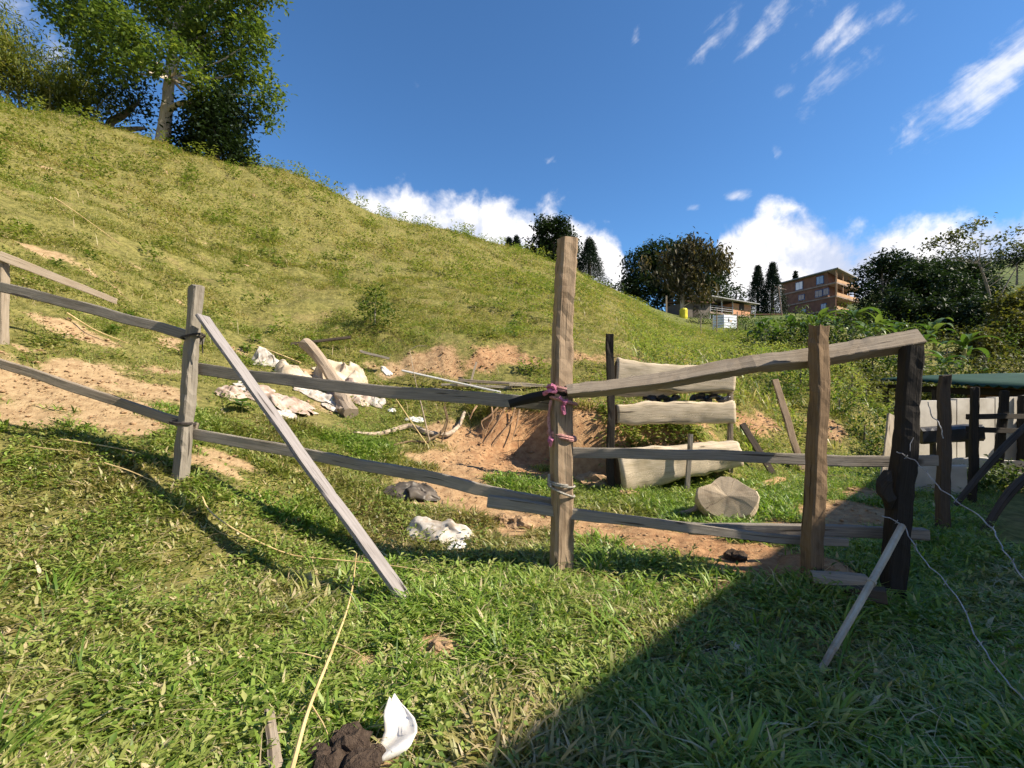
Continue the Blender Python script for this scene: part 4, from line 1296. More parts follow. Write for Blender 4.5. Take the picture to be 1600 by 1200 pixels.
# the cut round of wood
def wood_round():
    b = G(1133, 5.2)
    c = b + Vector((0, 0, .2))
    ax = Vector((-.25, -.80, .5)).normalized()
    a = ax.cross(Vector((0, 0, 1))).normalized(); u = a.cross(ax).normalized()
    sides, rings = 22, [(-.20, .86), (-.17, .97), (0, 1.03), (.10, 1.0), (.125, .95)]
    V, uv = [], []
    for h_, k in rings:
        for j in range(sides):
            t = 2 * math.pi * j / sides
            r = .275 * k * (1 + .30 * float(vnoise(math.cos(t) * 1.5 + 3, math.sin(t) * 1.5, h_ * 2, 7)) + .04 * float(vnoise(math.cos(t) * 5, math.sin(t) * 5, h_ * 9, 8)))
            V.append(c + ax * (h_ + .03 * math.cos(t * 2)) + a * math.cos(t) * r * 1.15 + u * math.sin(t) * r * .85)
            uv.append((h_, t * .27))
    n = len(rings)
    Fc = [(i * sides + j, i * sides + (j + 1) % sides, (i + 1) * sides + (j + 1) % sides, (i + 1) * sides + j) for i in range(n - 1) for j in range(sides)]
    Fc.append(tuple(range(sides - 1, -1, -1)))
    t = thing('wood_round', b, 'thick sawn round of a trunk lying tilted on the grass', 'wood block')
    part('trunk_piece', t, (np.array(V), Fc, np.array(uv)), M['wood_slab'])
    face = [V[(n - 1) * sides + j] for j in range(sides)]
    cen = sum(face, Vector()) / sides + ax * .012
    FV = [cen] + [cen.lerp(f, .5 + .05 * math.sin(2.3 * j)) + ax * .004 * math.sin(1.3 * j) for j, f in enumerate(face)] + face
    FF = []
    for j in range(sides):
        k = (j + 1) % sides
        FF += [(0, 1 + j, 1 + k), (1 + j, 1 + sides + j, 1 + sides + k, 1 + k)]
    part('cut_face', t, (np.array([tuple(v) for v in FV]), FF, np.array([((v - cen).dot(a) + .03, (v - cen).dot(u) - .02) for v in FV])), M['rings'])


wood_round()
b = G(1080, 5.35)
solo('stick', b, tube(lerp_pts([G(1056, 5.35, .02), G(1082, 5.33, .06), P(1103, 772, 5.3)], 8), [.022, .028, .03], 7, rough=.15, seed=130), M['wood_pale'], 'pale stick lying against the sawn round', 'stick')
solo('plank', G(1235, 8.0), beam(G(1258, 7.6, -.05), P(1210, 593, 8.1), .11, .035, n=12, seed=131, rough=.08), M['wood_brown'], 'weathered plank leaning on the bank between slab wall and brown post', 'plank')
solo('plank', G(1185, 7.6), beam(G(1212, 7.3, -.03), P(1160, 662, 7.8), .10, .03, n=12, seed=132, rough=.08), M['wood_dark'], 'dark plank leaning low beside the slab wall', 'plank')
solo('plank', G(1200, 6.0), beam(G(1168, 6.3, .03), G(1222, 7.0, .05), .14, .04, n=8, seed=133, rough=.06), M['wood_orange'], 'fresh orange split plank lying on grass behind the sawn round', 'plank')
solo('plank', G(1310, 8.4), beam(G(1284, 8.3, .03), G(1345, 8.5, .05), .16, .05, n=8, seed=134), M['wood_pale'], 'pale plank lying at the bank right of the brown post', 'plank')
solo('plank', G(1384, 6.9), beam(G(1379, 6.8, -.03), P(1392, 648, 7.2), .10, .035, n=10, seed=135, rough=.1), M['wood_slab'], 'cream plank standing on end left of the black post', 'plank')

# ---------------------------------------------------------------- rubbish on the slope and by the path
cloth('sack', 533, 9.6, 1.05, 0.74, 0.554, 140, M['sack_cream'], 'large stiff cream sack standing open on the rubbish heap', 'sack', yaw=.4, dome=.6, freq=3.4)
cloth('rag', 362, 7.05, 0.41, 0.34, 0.152, 141, M['sack_pink'], 'crumpled pale rag, leftmost of the rubbish heap', 'rag', dome=.6)
cloth('rag', 398, 7.8, .6, .3, 0.101, 142, M['sack_white'], 'white rag spread flat behind the propped board', 'rag', yaw=.5, dome=.3)
cloth('rag', 432, 7.45, 1.02, 0.60, 0.218, 143, M['sack_pink'], 'broad pinkish crumpled cloth under the upper rail', 'rag', dome=.4, freq=3.6)
cloth('sack', 440, 6.95, .28, .42, 0.115, 144, M['sack_white'], 'small white sack lying lowest on the rubbish heap', 'sack', yaw=-.5, dome=.7)
cloth('rag', 417, 9.2, 0.55, 0.35, 0.328, 145, M['sack_white'], 'white rag bundle at the upper left of the rubbish heap', 'rag', yaw=.3, dome=.6)
cloth('rag', 462, 8.9, 0.78, 0.54, 0.338, 146, M['sack_cream'], 'tan crumpled rag left of the leaning log', 'rag', dome=.6, freq=3.4)
cloth('rag', 497, 8.6, 0.86, 0.48, 0.172, 147, M['sack_white'], 'torn white scraps spread below the rail', 'rag', dome=.2, freq=4.5)
cloth('rag', 548, 9.1, 0.90, 0.50, 0.317, 148, M['sack_pink'], 'pinkish rag in front of the stiff cream sack', 'rag', dome=.55)
cloth('rag', 584, 9.1, .42, .3, 0.173, 149, M['sack_white'], 'whitish plastic rag, rightmost of the rubbish heap', 'rag', dome=.5)
cloth('plastic_scrap', 612, 8.9, .16, .12, 0.043, 150, M['plastic_white'], 'small white plastic scrap right of the rubbish heap', 'plastic scrap', dome=.5)
cloth('plastic_scrap', 648, 8.5, .34, .16, 0.050, 151, M['plastic_white'], 'white plastic scrap under the dry stalks', 'plastic scrap', dome=.3, freq=4)
cloth('plastic_scrap', 604, 10.3, .3, .12, 0.072, 152, M['plastic_white'], 'white torn scrap right behind the stiff cream sack', 'plastic scrap', yaw=-.6, dome=.3)
cloth('rag', 380, 7.55, .34, .22, .05, 190, M['sack_white'], 'thin white strip of cloth between the leftmost rag and the propped board', 'rag', yaw=.8, dome=.2, freq=4)
cloth('rag', 470, 7.9, .5, .3, .06, 191, M['sack_pink'], 'flat stained cloth below the middle of the rubbish heap', 'rag', yaw=-.3, dome=.2, freq=4.5)
cloth('rag', 520, 8.3, .4, .25, .07, 192, M['sack_white'], 'pale cloth strip left of the grey log stub', 'rag', yaw=.2, dome=.25, freq=4)
cloth('plastic_bag', 645, 5.55, .62, .42, 0.187, 153, M['sack_dark'], 'muddy dark plastic bag crumpled beside the path', 'bag', yaw=.2, dome=.45, freq=3.2)
cloth('sack', 687, 4.5, .62, .36, 0.173, 154, M['sack_white'], 'dirty white sack lying on grass below the fence', 'sack', yaw=-.25, dome=.5, freq=3.0)
cloth('plastic_scrap', 714, 4.25, .16, .14, 0.065, 155, M['plastic_white'], 'torn open mouth of white paper beside the white sack', 'scrap', dome=.4)
cloth('plastic_scrap', 1150, 2.62, .05, .08, 0.029, 157, M['plastic_white'], 'small white bottle scrap in the shaded grass', 'plastic scrap', dome=.7, lift=.03)



def torn_cloth():
    rows = [(1088, 609, 616), (1096, 604, 624), (1106, 600, 637), (1118, 599, 648), (1132, 600, 652), (1146, 601, 652), (1156, 596, 648), (1166, 588, 642), (1176, 582, 630), (1184, 585, 606), (1189, 590, 597)]
    m = 12
    V = []
    for k, (py, l, r) in enumerate(rows):
        for j in range(m):
            t = j / (m - 1)
            y = 1.88 + (1189 - py) / 100 * .13 + .035 * math.sin(t * 3.1 + py * .05) + .02 * float(fbm(t * 3, py * .05, octv=3, seed=5))
            V.append(P(l + (r - l) * t, py + 4 * math.sin(t * 5 + k), y))
    Fc = [(k * m + j, k * m + j + 1, (k + 1) * m + j + 1, (k + 1) * m + j) for k in range(len(rows) - 1) for j in range(m - 1)]
    o = solo('cloth', G(615, 1.92), (np.array([tuple(v) for v in V]), Fc, None), M['plastic_white'], 'bright white torn cloth nearest the camera, beside the dung', 'cloth', smooth=True)
    o.modifiers.new('thickness', 'SOLIDIFY').thickness = .004


torn_cloth()
solo('log', G(505, 8.1), tube(lerp_pts([P(478, 535, 9.3), P(505, 568, 9.1), P(530, 606, 8.8), G(543, 8.2, .06)], 16), [.12, .09, .11, .15], 10, rough=.45, seed=161, freq=5), M['bark_mid'],
     'thick grey branch leaning through the rubbish heap', 'log')
solo('log', G(535, 7.3), tube(lerp_pts([G(530, 8.7, .14), G(548, 8.1, .1)], 6), [.11, .12], 10, rough=.4, seed=162, freq=6), M['bark_mid'], 'short grey log stub below the rail in the rubbish', 'log')
solo('plank', G(585, 9.2), beam(P(562, 548, 10.0), P(608, 561, 10.2), .1, .05, n=6, seed=163), M['wood_grey'], 'short grey plank sticking out right of the stiff sack', 'plank')
solo('plank', G(430, 9.0), beam(P(402, 541, 9.9), G(470, 9.6, .06), .045, .03, n=6, seed=164), M['straw'], 'thin tan stick above the rubbish heap', 'stick')
solo('plank', G(500, 9.7), beam(G(455, 10.4, .08), P(548, 527, 10.8), .12, .06, n=8, seed=165), M['wood_dark'], 'dark plank lying behind the stiff cream sack', 'plank')

# planks and pipe along the foot of the cut bank
solo('pipe', G(700, 9.5), tube(lerp_pts([P(628, 579, 9.9), P(700, 595, 9.6), P(782, 613, 9.2)], 12), .022, 7), M['plastic_white'], 'thin white pipe lying at the foot of the cut bank', 'pipe')
solo('plank', G(740, 9.7), beam(P(716, 594, 9.75), P(865, 603, 9.6), .10, .06, n=12, seed=171), M['wood_pale'], 'long pale plank lying along the foot of the cut bank', 'plank')
solo('plank', G(720, 9.5), beam(P(690, 601, 9.6), P(800, 605, 9.55), .09, .05, n=10, seed=172), M['wood_slab'], 'cream plank lying just before the long pale plank', 'plank')
solo('plank', G(840, 9.4), beam(P(796, 601, 9.45), P(950, 607, 9.35), .12, .06, n=10, seed=173), M['wood_slab'], 'cream plank behind the roped post at the bank', 'plank')
solo('stake', G(738, 9.9), beam(G(733, 9.8, -.03), P(744, 566, 10.0), .04, .03, n=6, seed=174), M['wood_pale'], 'thin pale stake standing in the cut bank', 'stake')

# dead branch, stalks and roots
db = thing('dead_branch', G(640, 7.3), 'bleached crooked branch lying across the worn path', 'branch')
part('stem', db, tube(lerp_pts([G(553, 7.2, .04), G(590, 7.5, .05), G(640, 8.0, .06), G(668, 7.85, .05), G(695, 7.85, .05), G(715, 8.2, .08), G(726, 8.7, .12)], 26), [.022, .034, .04, .042, .04, .036, .03], 8, rough=.18, seed=180), M['twig'])
part('twig', db, tube(lerp_pts([G(668, 7.6, .03), P(690, 675, 7.75), P(698, 655, 7.8), P(693, 634, 7.8)], 10), [.02, .022, .018, .012], 6, rough=.2, seed=181), M['twig_brown'])
part('twig', db, tube(lerp_pts([G(670, 7.55, .03), G(640, 7.5, .03), G(615, 7.2, .02)], 8), [.022, .016, .01], 6, rough=.2, seed=182), M['twig_brown'])


def stalk(pts, r, label, seed, mat='straw', twigs=()):
    t = thing('dry_stalk', pts[0], label, 'stalk')
    part('stem', t, tube(lerp_pts(pts, 14), [r, r * .9, r * .6, r * .35], 6, rough=.15, seed=seed), M[mat])
    for k, tw in enumerate(twigs):
        part('side_shoot', t, tube(lerp_pts(tw, 6), [r * .5, r * .25], 5), M[mat])


stalk([G(672, 7.6), P(660, 640, 7.6), P(650, 600, 7.6), P(640, 545, 7.6)], .012, 'tall dry weed stalk rising behind the upper rail', 1, 'twig', [[P(640, 547, 7.6), P(655, 540, 7.6), P(668, 541, 7.6)]])
stalk([G(668, 7.5), P(640, 655, 7.5), P(612, 615, 7.5), P(585, 590, 7.5)], .010, 'dry weed stalk leaning left over the rubbish', 2, 'straw')
stalk([G(690, 7.7), P(700, 655, 7.7), P(697, 640, 7.7), P(692, 615, 7.7)], .011, 'short brown weed stalk right of the tall one', 3, 'twig_brown')

rt = thing('exposed_roots', P(775, 640, 8.35), 'pale roots hanging from the eroded bank edge', 'roots')
for i, pts in enumerate(([P(790, 636, 8.3), P(780, 655, 8.2), P(772, 668, 8.15), P(760, 690, 8.0)], [P(778, 636, 8.3), P(765, 650, 8.2), P(752, 660, 8.15), P(756, 672, 8.1)],
                         [P(805, 636, 8.3), P(798, 660, 8.2), P(785, 675, 8.1), P(770, 697, 8.0)], [P(745, 634, 8.3), P(738, 645, 8.2), P(734, 655, 8.2)],
                         [P(812, 640, 8.3), P(806, 668, 8.15), P(800, 688, 8.05)], [P(768, 636, 8.3), P(770, 652, 8.2), P(763, 665, 8.15), P(758, 680, 8.1)])):
    part('root', rt, tube(lerp_pts(pts, 9), [.016, .013, .008], 5, rough=.25, seed=190 + i), M['root'])

# ---------------------------------------------------------------- near the camera
def lying_stalk(ground_pts, r, label, lift=.045, mat='straw', shoots=()):
    pts = [G(px, y, lift + dz) for px, y, dz in ground_pts]
    t = thing('straw_stalk', G(ground_pts[0][0], ground_pts[0][1]), label, 'straw')
    part('stem', t, tube(lerp_pts(pts, 22), [r * 1.25, r, r * .85, r * .55], 7, rough=.12, seed=int(r * 9000)), M[mat])
    for s in shoots:
        part('side_shoot', t, tube(lerp_pts([G(px, y, lift + dz) for px, y, dz in s], 6), [r * .5, r * .25], 5), M[mat])


lying_stalk([(455, 1.72, .03), (482, 2.0, .06), (520, 2.45, .06), (547, 3.1, .05), (557, 3.9, .05)], .0075, 'thick dry straw stalk lying upright in the picture beside the dung',
            shoots=[[(502, 2.38, .05), (470, 2.4, .06), (448, 2.42, .05)], [(487, 2.05, .05), (505, 1.95, .04), (512, 1.9, .03)], [(520, 2.55, .05), (548, 2.45, .06), (575, 2.4, .04)]])
lying_stalk([(316, 4.12, .04), (328, 3.98, .03), (390, 3.85, .03), (470, 3.80, .03), (545, 3.75, .03), (610, 3.68, .03), (682, 3.6, .02)], .0055, 'long thin dry cane lying across the grass below the propped board',
            shoots=[[(390, 3.83, .03), (350, 3.8, .03), (325, 3.84, .03)], [(430, 3.82, .04), (432, 3.84, .10), (428, 3.84, .16)]])
lying_stalk([(95, 4.5, .05), (160, 4.46, .06), (218, 4.45, .05)], .006, 'straw on the bare earth edge, left of the leaning post', lift=.03)
lying_stalk([(48, 4.38, .06), (90, 4.32, .06), (125, 4.3, .05)], .005, 'straw in the grass at the far left', lift=.04)
lying_stalk([(163, 4.2, .06), (200, 4.18, .06), (240, 4.15, .05)], .005, 'straw in the grass just left of the leaning post', lift=.04)
lying_stalk([(85, 12.6, .05), (130, 12.3, .06), (186, 12.0, .06)], .012, 'pale straw lying high on the left slope', lift=.1)
lying_stalk([(105, 7.6, .05), (150, 7.55, .06), (200, 7.6, .05)], .01, 'straw lying behind the left top rail', lift=.06)

dg = thing('dung_pile', G(540, 1.86), 'dark brown crumbly dung pile at the bottom picture edge', 'dung')
for i, (px, y, r) in enumerate(((548, 1.88, .085), (515, 1.80, .07), (560, 1.78, .075), (585, 1.86, .045), (528, 1.95, .045), (500, 1.86, .045))):
    c = G(px, y, r * .45)
    n1, n2 = 16, 10
    V = []
    for a in range(n1):
        for b_ in range(n2):
            th, ph = 2 * math.pi * a / n1, math.pi * b_ / (n2 - 1)
            dv = Vector((math.sin(ph) * math.cos(th), math.sin(ph) * math.sin(th), math.cos(ph)))
            k = r * (1 + .5 * float(fbm(dv.x * 2.2 + i * 5, dv.y * 2.2, dv.z * 2.2, octv=3, seed=200 + i)))
            V.append(c + Vector((dv.x * k, dv.y * k, dv.z * k * .75)))
    Fc = [(a * n2 + b_, ((a + 1) % n1) * n2 + b_, ((a + 1) % n1) * n2 + b_ + 1, a * n2 + b_ + 1) for a in range(n1) for b_ in range(n2 - 1)]
    part('lump', dg, (np.array([tuple(v) for v in V]), Fc, None), M['dung'])
solo('wood_flake', G(425, 1.95), beam(G(432, 1.78, .05), G(420, 2.08, .06), .05, .012, n=6, seed=211, rough=.15, endcut=.02, taper=.7), M['wood_pale'], 'flat pale splinter of wood left of the dung', 'wood splinter')


def clod(px, y, r, seed, label, mat='stone', up=.3):
    c = G(px, y, r * up * .1)
    n1, n2 = 18, 11
    V = []
    for a in range(n1):
        for b_ in range(n2):
            th, ph = 2 * math.pi * a / n1, math.pi * b_ / (n2 - 1)
            dv = Vector((math.sin(ph) * math.cos(th), math.sin(ph) * math.sin(th), math.cos(ph)))
            k = r * (1 + .7 * float(fbm(dv.x * 2.3 + seed, dv.y * 2.3, dv.z * 2.3, octv=4, seed=seed)))
            V.append(c + Vector((dv.x * k * 1.2, dv.y * k, dv.z * k * .7)))
    Fc = [(a * n2 + b_, ((a + 1) % n1) * n2 + b_, ((a + 1) % n1) * n2 + b_ + 1, a * n2 + b_ + 1) for a in range(n1) for b_ in range(n2 - 1)]
    return solo('clod', G(px, y), (np.array([tuple(v) for v in V]), Fc, None), M[mat], label, 'clod')


clod(690, 2.66, .06, 221, 'tan earth clod breaking through the grass right of the straw stalk')
clod(815, 4.95, .11, 222, 'rounded earth clod on the path left of the roped post')
clod(790, 5.05, .09, 223, 'smaller earth clod left of the rounded one on the path')
clod(1071, 2.95, .055, 224, 'brown clod just inside the shadow edge')
clod(1128, 3.42, .06, 225, 'earth clod in the sun at the corner of the shadow')
clod(1150, 4.0, .07, 226, 'dark clod under the low beam on bare earth', 'dung')
clod(925, 7.0, .22, 227, 'heap of orange earth left of the slab wall')
clod(980, 6.3, .12, 228, 'low lump of earth in front of the slab wall')


def broad_leaf(base, yaw, pitch, L, W, curl=.4, stalk_=.3, nseg=7, cup=.18, up0=0.0):
    """one big leaf: a bent blade with a folded midrib; starts at base"""
    V = []
    d = Vector((math.cos(yaw), math.sin(yaw), 0)); s = Vector((-math.sin(yaw), math.cos(yaw), 0))
    p = Vector(base); ang = pitch
    for i in range(nseg + 1):
        t = i / nseg
        w = W * math.sin(math.pi * min(1, max(0, t * .93 + .07)) ** .75) * .5 + .004
        up = Vector((0, 0, 1)) * math.cos(ang) - d * math.sin(ang)
        V += [p + s * w + up * w * cup, p, p - s * w + up * w * cup]
        step = L / nseg
        p = p + (d * math.cos(ang) + Vector((0, 0, 1)) * math.sin(ang)) * step
        ang -= curl / nseg * (1 + t)
    Fc = []
    for i in range(nseg):
        b = i * 3
        Fc += [(b, b + 1, b + 4, b + 3), (b + 1, b + 2, b + 5, b + 4)]
    return np.array([tuple(v) for v in V]), Fc, None


def set_rnd(o, v=None):
    a = o.data.attributes.new('rnd', 'FLOAT', 'POINT')
    a.data.foreach_set('value', np.full(len(o.data.vertices), random.random() if v is None else v, np.float32))


t = thing('broadleaf_weed', G(378, 6.6), 'low weed with big heart shaped bright leaves below the rail', 'plant')
bs = G(378, 6.6)
part('stem', t, tube([bs, bs + Vector((.02, -.02, .16))], .008, 5), M['culm'])
for yaw, pit, L, dz in ((-1.3, .5, .26, .16), (3.4, .3, .22, .12), (.6, .2, .18, .1), (2.0, .4, .2, .1)):
    o = part('leaf', t, broad_leaf(bs + Vector((0, 0, dz)), yaw, pit, L, .2, .9), M['leaf_banana'], smooth=True)
    set_rnd(o)


# ---------------------------------------------------------------- foliage
def leaf_cloud(centers, spread, per, size, rg, droop=.0, aspect=.5, base_rnd=None):
    """small folded leaves scattered about twig ends"""
    n = len(centers) * per
    c = np.repeat(centers, per, 0) + rg.normal(0, 1, (n, 3)) * np.repeat(spread, per)[:, None] if hasattr(spread, '__len__') else np.repeat(centers, per, 0) + rg.normal(0, spread, (n, 3))
    yaw = rg.uniform(0, 2 * math.pi, n); pit = rg.normal(-droop, .5, n)
    d = np.stack([np.cos(yaw) * np.cos(pit), np.sin(yaw) * np.cos(pit), np.sin(pit)], -1)
    sd = np.stack([-np.sin(yaw), np.cos(yaw), rg.normal(0, .45, n)], -1)
    up = np.cross(d, sd)
    L = (size * rg.uniform(.6, 1.4, n))[:, None]; W = L * aspect
    V = np.stack([c, c + d * L * .45 + sd * W * .5 + up * W * .12, c + d * L - up * L * .12, c + d * L * .45 - sd * W * .5 + up * W * .12], 1).reshape(-1, 3)
    f = np.array([(0, 1, 2), (0, 2, 3)])
    Fc = (f[None] + (np.arange(n) * 4)[:, None, None]).reshape(-1, 3)
    br = np.repeat(rg.uniform(0, 1, len(centers)) if base_rnd is None else base_rnd, per)
    rnd = np.repeat(np.clip(.65 * br + .35 * rg.uniform(0, 1, n), 0, 1), 4)
    return V, Fc, rnd


def crown_part(parent, V, Fc, rnd, mat, name='crown'):
    V = V - np.array(ROOTLOC[parent])
    o = bpy.data.objects.new(name, new_mesh(name, V, Fc, attrs={'rnd': rnd}))
    o.data.materials.append(mat)
    COL.objects.link(o)
    o.parent = parent
    ROOTLOC[o] = ROOTLOC[parent]
    return o


def clump_points(clumps, y, twigs_per, rg, depth=1.0, shell=.5):
    """clumps given as (px, py, radius px[, distance]) -> twig ends on and in each clump, and the clump centres"""
    P_, C_ = [], []
    for c in clumps:
        yy = c[3] if len(c) > 3 else y + rg.normal(0, .35) * c[2] / F * y
        flat = c[4] if len(c) > 4 else .85
        ctr = np.array(P(c[0], c[1], yy)); r = c[2] / F * y
        C_.append((ctr, r))
        m = max(4, int(twigs_per * (c[2] / 30) ** 2))
        v = rg.normal(0, 1, (m, 3)); v /= np.linalg.norm(v, axis=1)[:, None]
        rr = r * (shell + (1 - shell) * rg.uniform(0, 1, m) ** .6)
        lob = 1 + .22 * fbm(v[:, 0] * 2 + c[0], v[:, 1] * 2, v[:, 2] * 2, octv=2, seed=int(c[0]) % 97)
        P_.append(ctr + v * (rr * lob)[:, None] * np.array([1, depth, flat]))
    return np.concatenate(P_), C_


def tree(name, label, base, y, clumps, mat, bark, twigs=60, per=7, leaf=.16, spread=.25, trunk_r=.25, seed=1, group=None, trunk_pts=None, droop=.1, depth=1.0, limbs=True, shell=.5, aspect=.5, cat='tree', limb_from=3):
    rg = np.random.default_rng(seed)
    t = thing(name, base, label, cat, group)
    pts, cs = clump_points(clumps, y, twigs, rg, depth, shell)
    V, Fc, rnd = leaf_cloud(pts, spread, per, leaf, rg, droop, aspect)
    crown_part(t, V, Fc, rnd, mat)
    ctr = np.mean([c for c, _ in cs], 0)
    if trunk_pts is None:
        topp = Vector((base[0] * .4 + ctr[0] * .6, base[1] * .4 + ctr[1] * .6, ctr[2] + .2 * (ctr[2] - base[2])))
        mid = Vector(base).lerp(topp, .5) + Vector((trunk_r * rg.normal(0, .8), 0, 0))
        trunk_pts = [Vector(base) - Vector((0, 0, .4)), mid, topp]
    tk = lerp_pts(trunk_pts, 12)
    part('trunk', t, tube(tk, [trunk_r * 1.3, trunk_r, trunk_r * .85, trunk_r * .55], 9, rough=.12, seed=seed, freq=1.5), bark, smooth=True)
    if limbs:
        for k, (c, r) in enumerate(cs):
            cv = Vector(c)
            st = min(tk[limb_from:], key=lambda q: (q - (cv - Vector((0, 0, r * .6 + .6 * abs(cv.x - q.x))))).length)
            m_ = st.lerp(cv, .5) + Vector((0, 0, -.08 * (cv - st).length))
            part('limb', t, tube(lerp_pts([st, m_, cv], 7), [trunk_r * .30, trunk_r * .18, trunk_r * .06], 5, rough=.15, seed=seed + k), bark)
    return t


def conifer(name, label, px, y, py_top, half_px, seed, py_base=None, group=None, n=1500, mat='leaf_conifer'):
    rg = np.random.default_rng(seed)
    b = G(px, y)
    if py_base is not None:
        b = P(px, py_base, y)
    t = thing(name, b, label, 'tree', group)
    top = P(px, py_top, y)
    H = top.z - b.z; rad = 1.4 * half_px / F * y
    s = rg.uniform(0, 1, n) ** .8
    az = rg.uniform(0, 2 * math.pi, n)
    tier = .75 + .35 * np.abs(np.sin(s * H / .55 + az * .5))
    r = rad * (1 - s) ** .85 * tier * rg.uniform(.45, 1.05, n) + .05
    c = np.stack([b.x + r * np.cos(az), b.y + r * np.sin(az), b.z + H * (.02 + .98 * s) - .25 * r], -1)
    V, Fc, rnd = leaf_cloud(c, .12 * max(1, rad / 2), 6, .16 * max(1, y / 45), rg, .35, .32)
    crown_part(t, V, Fc, rnd, M[mat])
    part('trunk', t, tube([b - Vector((0, 0, .3)), b.lerp(top, .5), b.lerp(top, .97)], [rad * .12, rad * .07, .02], 7), M['bark'])
    return t


# the big tree on the brow, top left
Y0 = 29.0
tb = G(252, Y0)
big = tree('broadleaf_tree', 'big broadleaf tree with pale forked trunk on the hilltop at the upper left', tb, Y0,
     [(c[0], c[1], c[2] * .76, *c[3:]) for c in ((330, 55, 58), (378, 22, 45), (345, 118, 48), (392, 108, 36), (322, 170, 34), (268, 30, 52), (300, -30, 70), (378, -45, 55), (220, -35, 60), (408, 168, 22), (426, 150, 20), (418, 190, 14),
      (145, -8, 55), (176, 44, 46, 26.5), (198, 92, 34, 26), (230, 102, 24, 25.5), (216, 56, 32, 26), (284, 84, 26, 26), (150, 92, 34, 27), (308, 128, 22, 27), (130, 45, 34), (398, 60, 32), (425, -8, 20), (300, 60, 34), (100, 20, 36))],
     M['leaf_mid'], M['bark_pale'], twigs=105, per=9, leaf=.27, spread=.30, trunk_r=.33, seed=301, droop=.15, limb_from=7,
     trunk_pts=[tb - Vector((0, 0, .6)), P(258, 195, Y0), P(263, 150, Y0), P(268, 90, Y0), P(280, 20, Y0)])
part('limb', big, tube(lerp_pts([P(260, 178, Y0), P(278, 163, Y0 - .3), P(300, 160, Y0 - .5), P(322, 150, Y0 - .6)], 8), [.19, .15, .08], 7, rough=.15, seed=302), M['bark_pale'])
tb2 = G(165, 30.5)
t2 = tree('small_leaf_tree', 'dark small leaved tree with leaning limbs, sky showing through, left of the pale trunk', tb2, 30.5,
     [(165, 150, 34), (200, 145, 32), (225, 150, 24), (212, 178, 22), (185, 120, 30), (150, 115, 30), (232, 185, 16)],
     M['leaf_dark'], M['bark'], twigs=42, per=7, leaf=.24, spread=.4, trunk_r=.24, seed=303, trunk_pts=[tb2 - Vector((0, 0, .4)), P(172, 192, 30.5), P(190, 182, 30.5), P(215, 160, 30.5)], limbs=True)
part('limb', t2, tube(lerp_pts([P(163, 207, 30.5), P(195, 203, 30.4), P(225, 200, 30.2)], 7), [.22, .18, .1], 6, rough=.15, seed=304), M['bark'])
sb = G(335, 28.5)
tree('evergreen_shrub', 'dense dark shrub tree hugging the brow right of the pale trunk', sb, 28.5,
     [(318, 205, 38), (350, 200, 36), (345, 232, 34), (300, 225, 26), (372, 240, 22), (330, 175, 34), (365, 170, 28)], M['leaf_dark'], M['bark'], twigs=110, per=8, leaf=.27, spread=.3, trunk_r=.2, seed=305)
for i, (px, py, r, lab) in enumerate(((392, 262, 17, 'small sparse bush below the dark shrub on the brow'), (415, 270, 14, 'low bush lower on the brow, second from the dark shrub'), (440, 285, 9, 'tiny bush lowest on the brow near the big tree'))):
    yb = 31 + i
    tree('bush', lab, G(px, yb), yb, [(px, py + 2, r), (px - 8, py + 8, r * .7), (px + 9, py + 8, r * .7)], M['leaf_olive'], M['bark'], twigs=110, per=6, leaf=.22, spread=.2, trunk_r=.06, seed=310 + i, cat='bush', limbs=False)


def bamboo_clump(px, y, seed, label, hpx, wpx):
    rg = np.random.default_rng(seed)
    b = G(px, y)
    t = thing('bamboo_clump', b, label, 'bamboo', 'bamboo thicket on the brow')
    H = hpx / F * y; W = wpx / F * y
    cen = []
    for k in range(9):
        q = b + Vector((rg.uniform(-.7, .7) * W, rg.uniform(-.5, .5) * W, -.2))
        q.z = float(gz(q.x, q.y)) - .2
        lean = Vector((rg.normal(0, .18), rg.normal(-.05, .15), 1.0))
        h = H * rg.uniform(.75, 1.1)
        tp = q + lean * h + Vector((rg.normal(0, .5), rg.normal(0, .5), -.15 * h))
        pts = lerp_pts([q, q + lean * h * .55, tp], 8)
        part('culm', t, tube(pts, [.055, .05, .035, .015], 5), M['culm'])
        for s in rg.uniform(.25, 1.05, 60):
            j = min(int(s * 7), 6)
            c = pts[j].lerp(pts[j + 1], min(s * 7 - j, 1))
            cen.append(np.array(c) + rg.normal(0, .32 + .3 * s, 3))
    V, Fc, rnd = leaf_cloud(np.array(cen), .3, 9, .30, rg, .35, .2)
    crown_part(t, V, Fc, rnd, M['leaf_bamboo'], 'foliage')


for i, (px, y, h, w, lab) in enumerate(((-60, 27.5, 175, 34, 'bamboo clump at the far left, cut by the picture edge'), (8, 27.5, 150, 32, 'bamboo clump second from the left edge of the picture'),
                                        (62, 28, 120, 30, 'bamboo clump with pale lit stems between the edge and the big tree'), (112, 29, 130, 26, 'bamboo clump nearest the small leaved tree'))):
    bamboo_clump(px, y, 320 + i, lab, h, w)

# small bush on the open slope, weeds on the skyline
tree('bush', 'lone leafy bush standing on the open slope above the rubbish heap', G(585, 12.0), 12.0, [(585, 470, 24), (575, 492, 20), (598, 490, 22), (588, 450, 14), (592, 515, 16)], M['leaf_shrub'], M['bark'], twigs=60, per=7, leaf=.085, spread=.1,
     trunk_r=.025, seed=330, cat='bush')

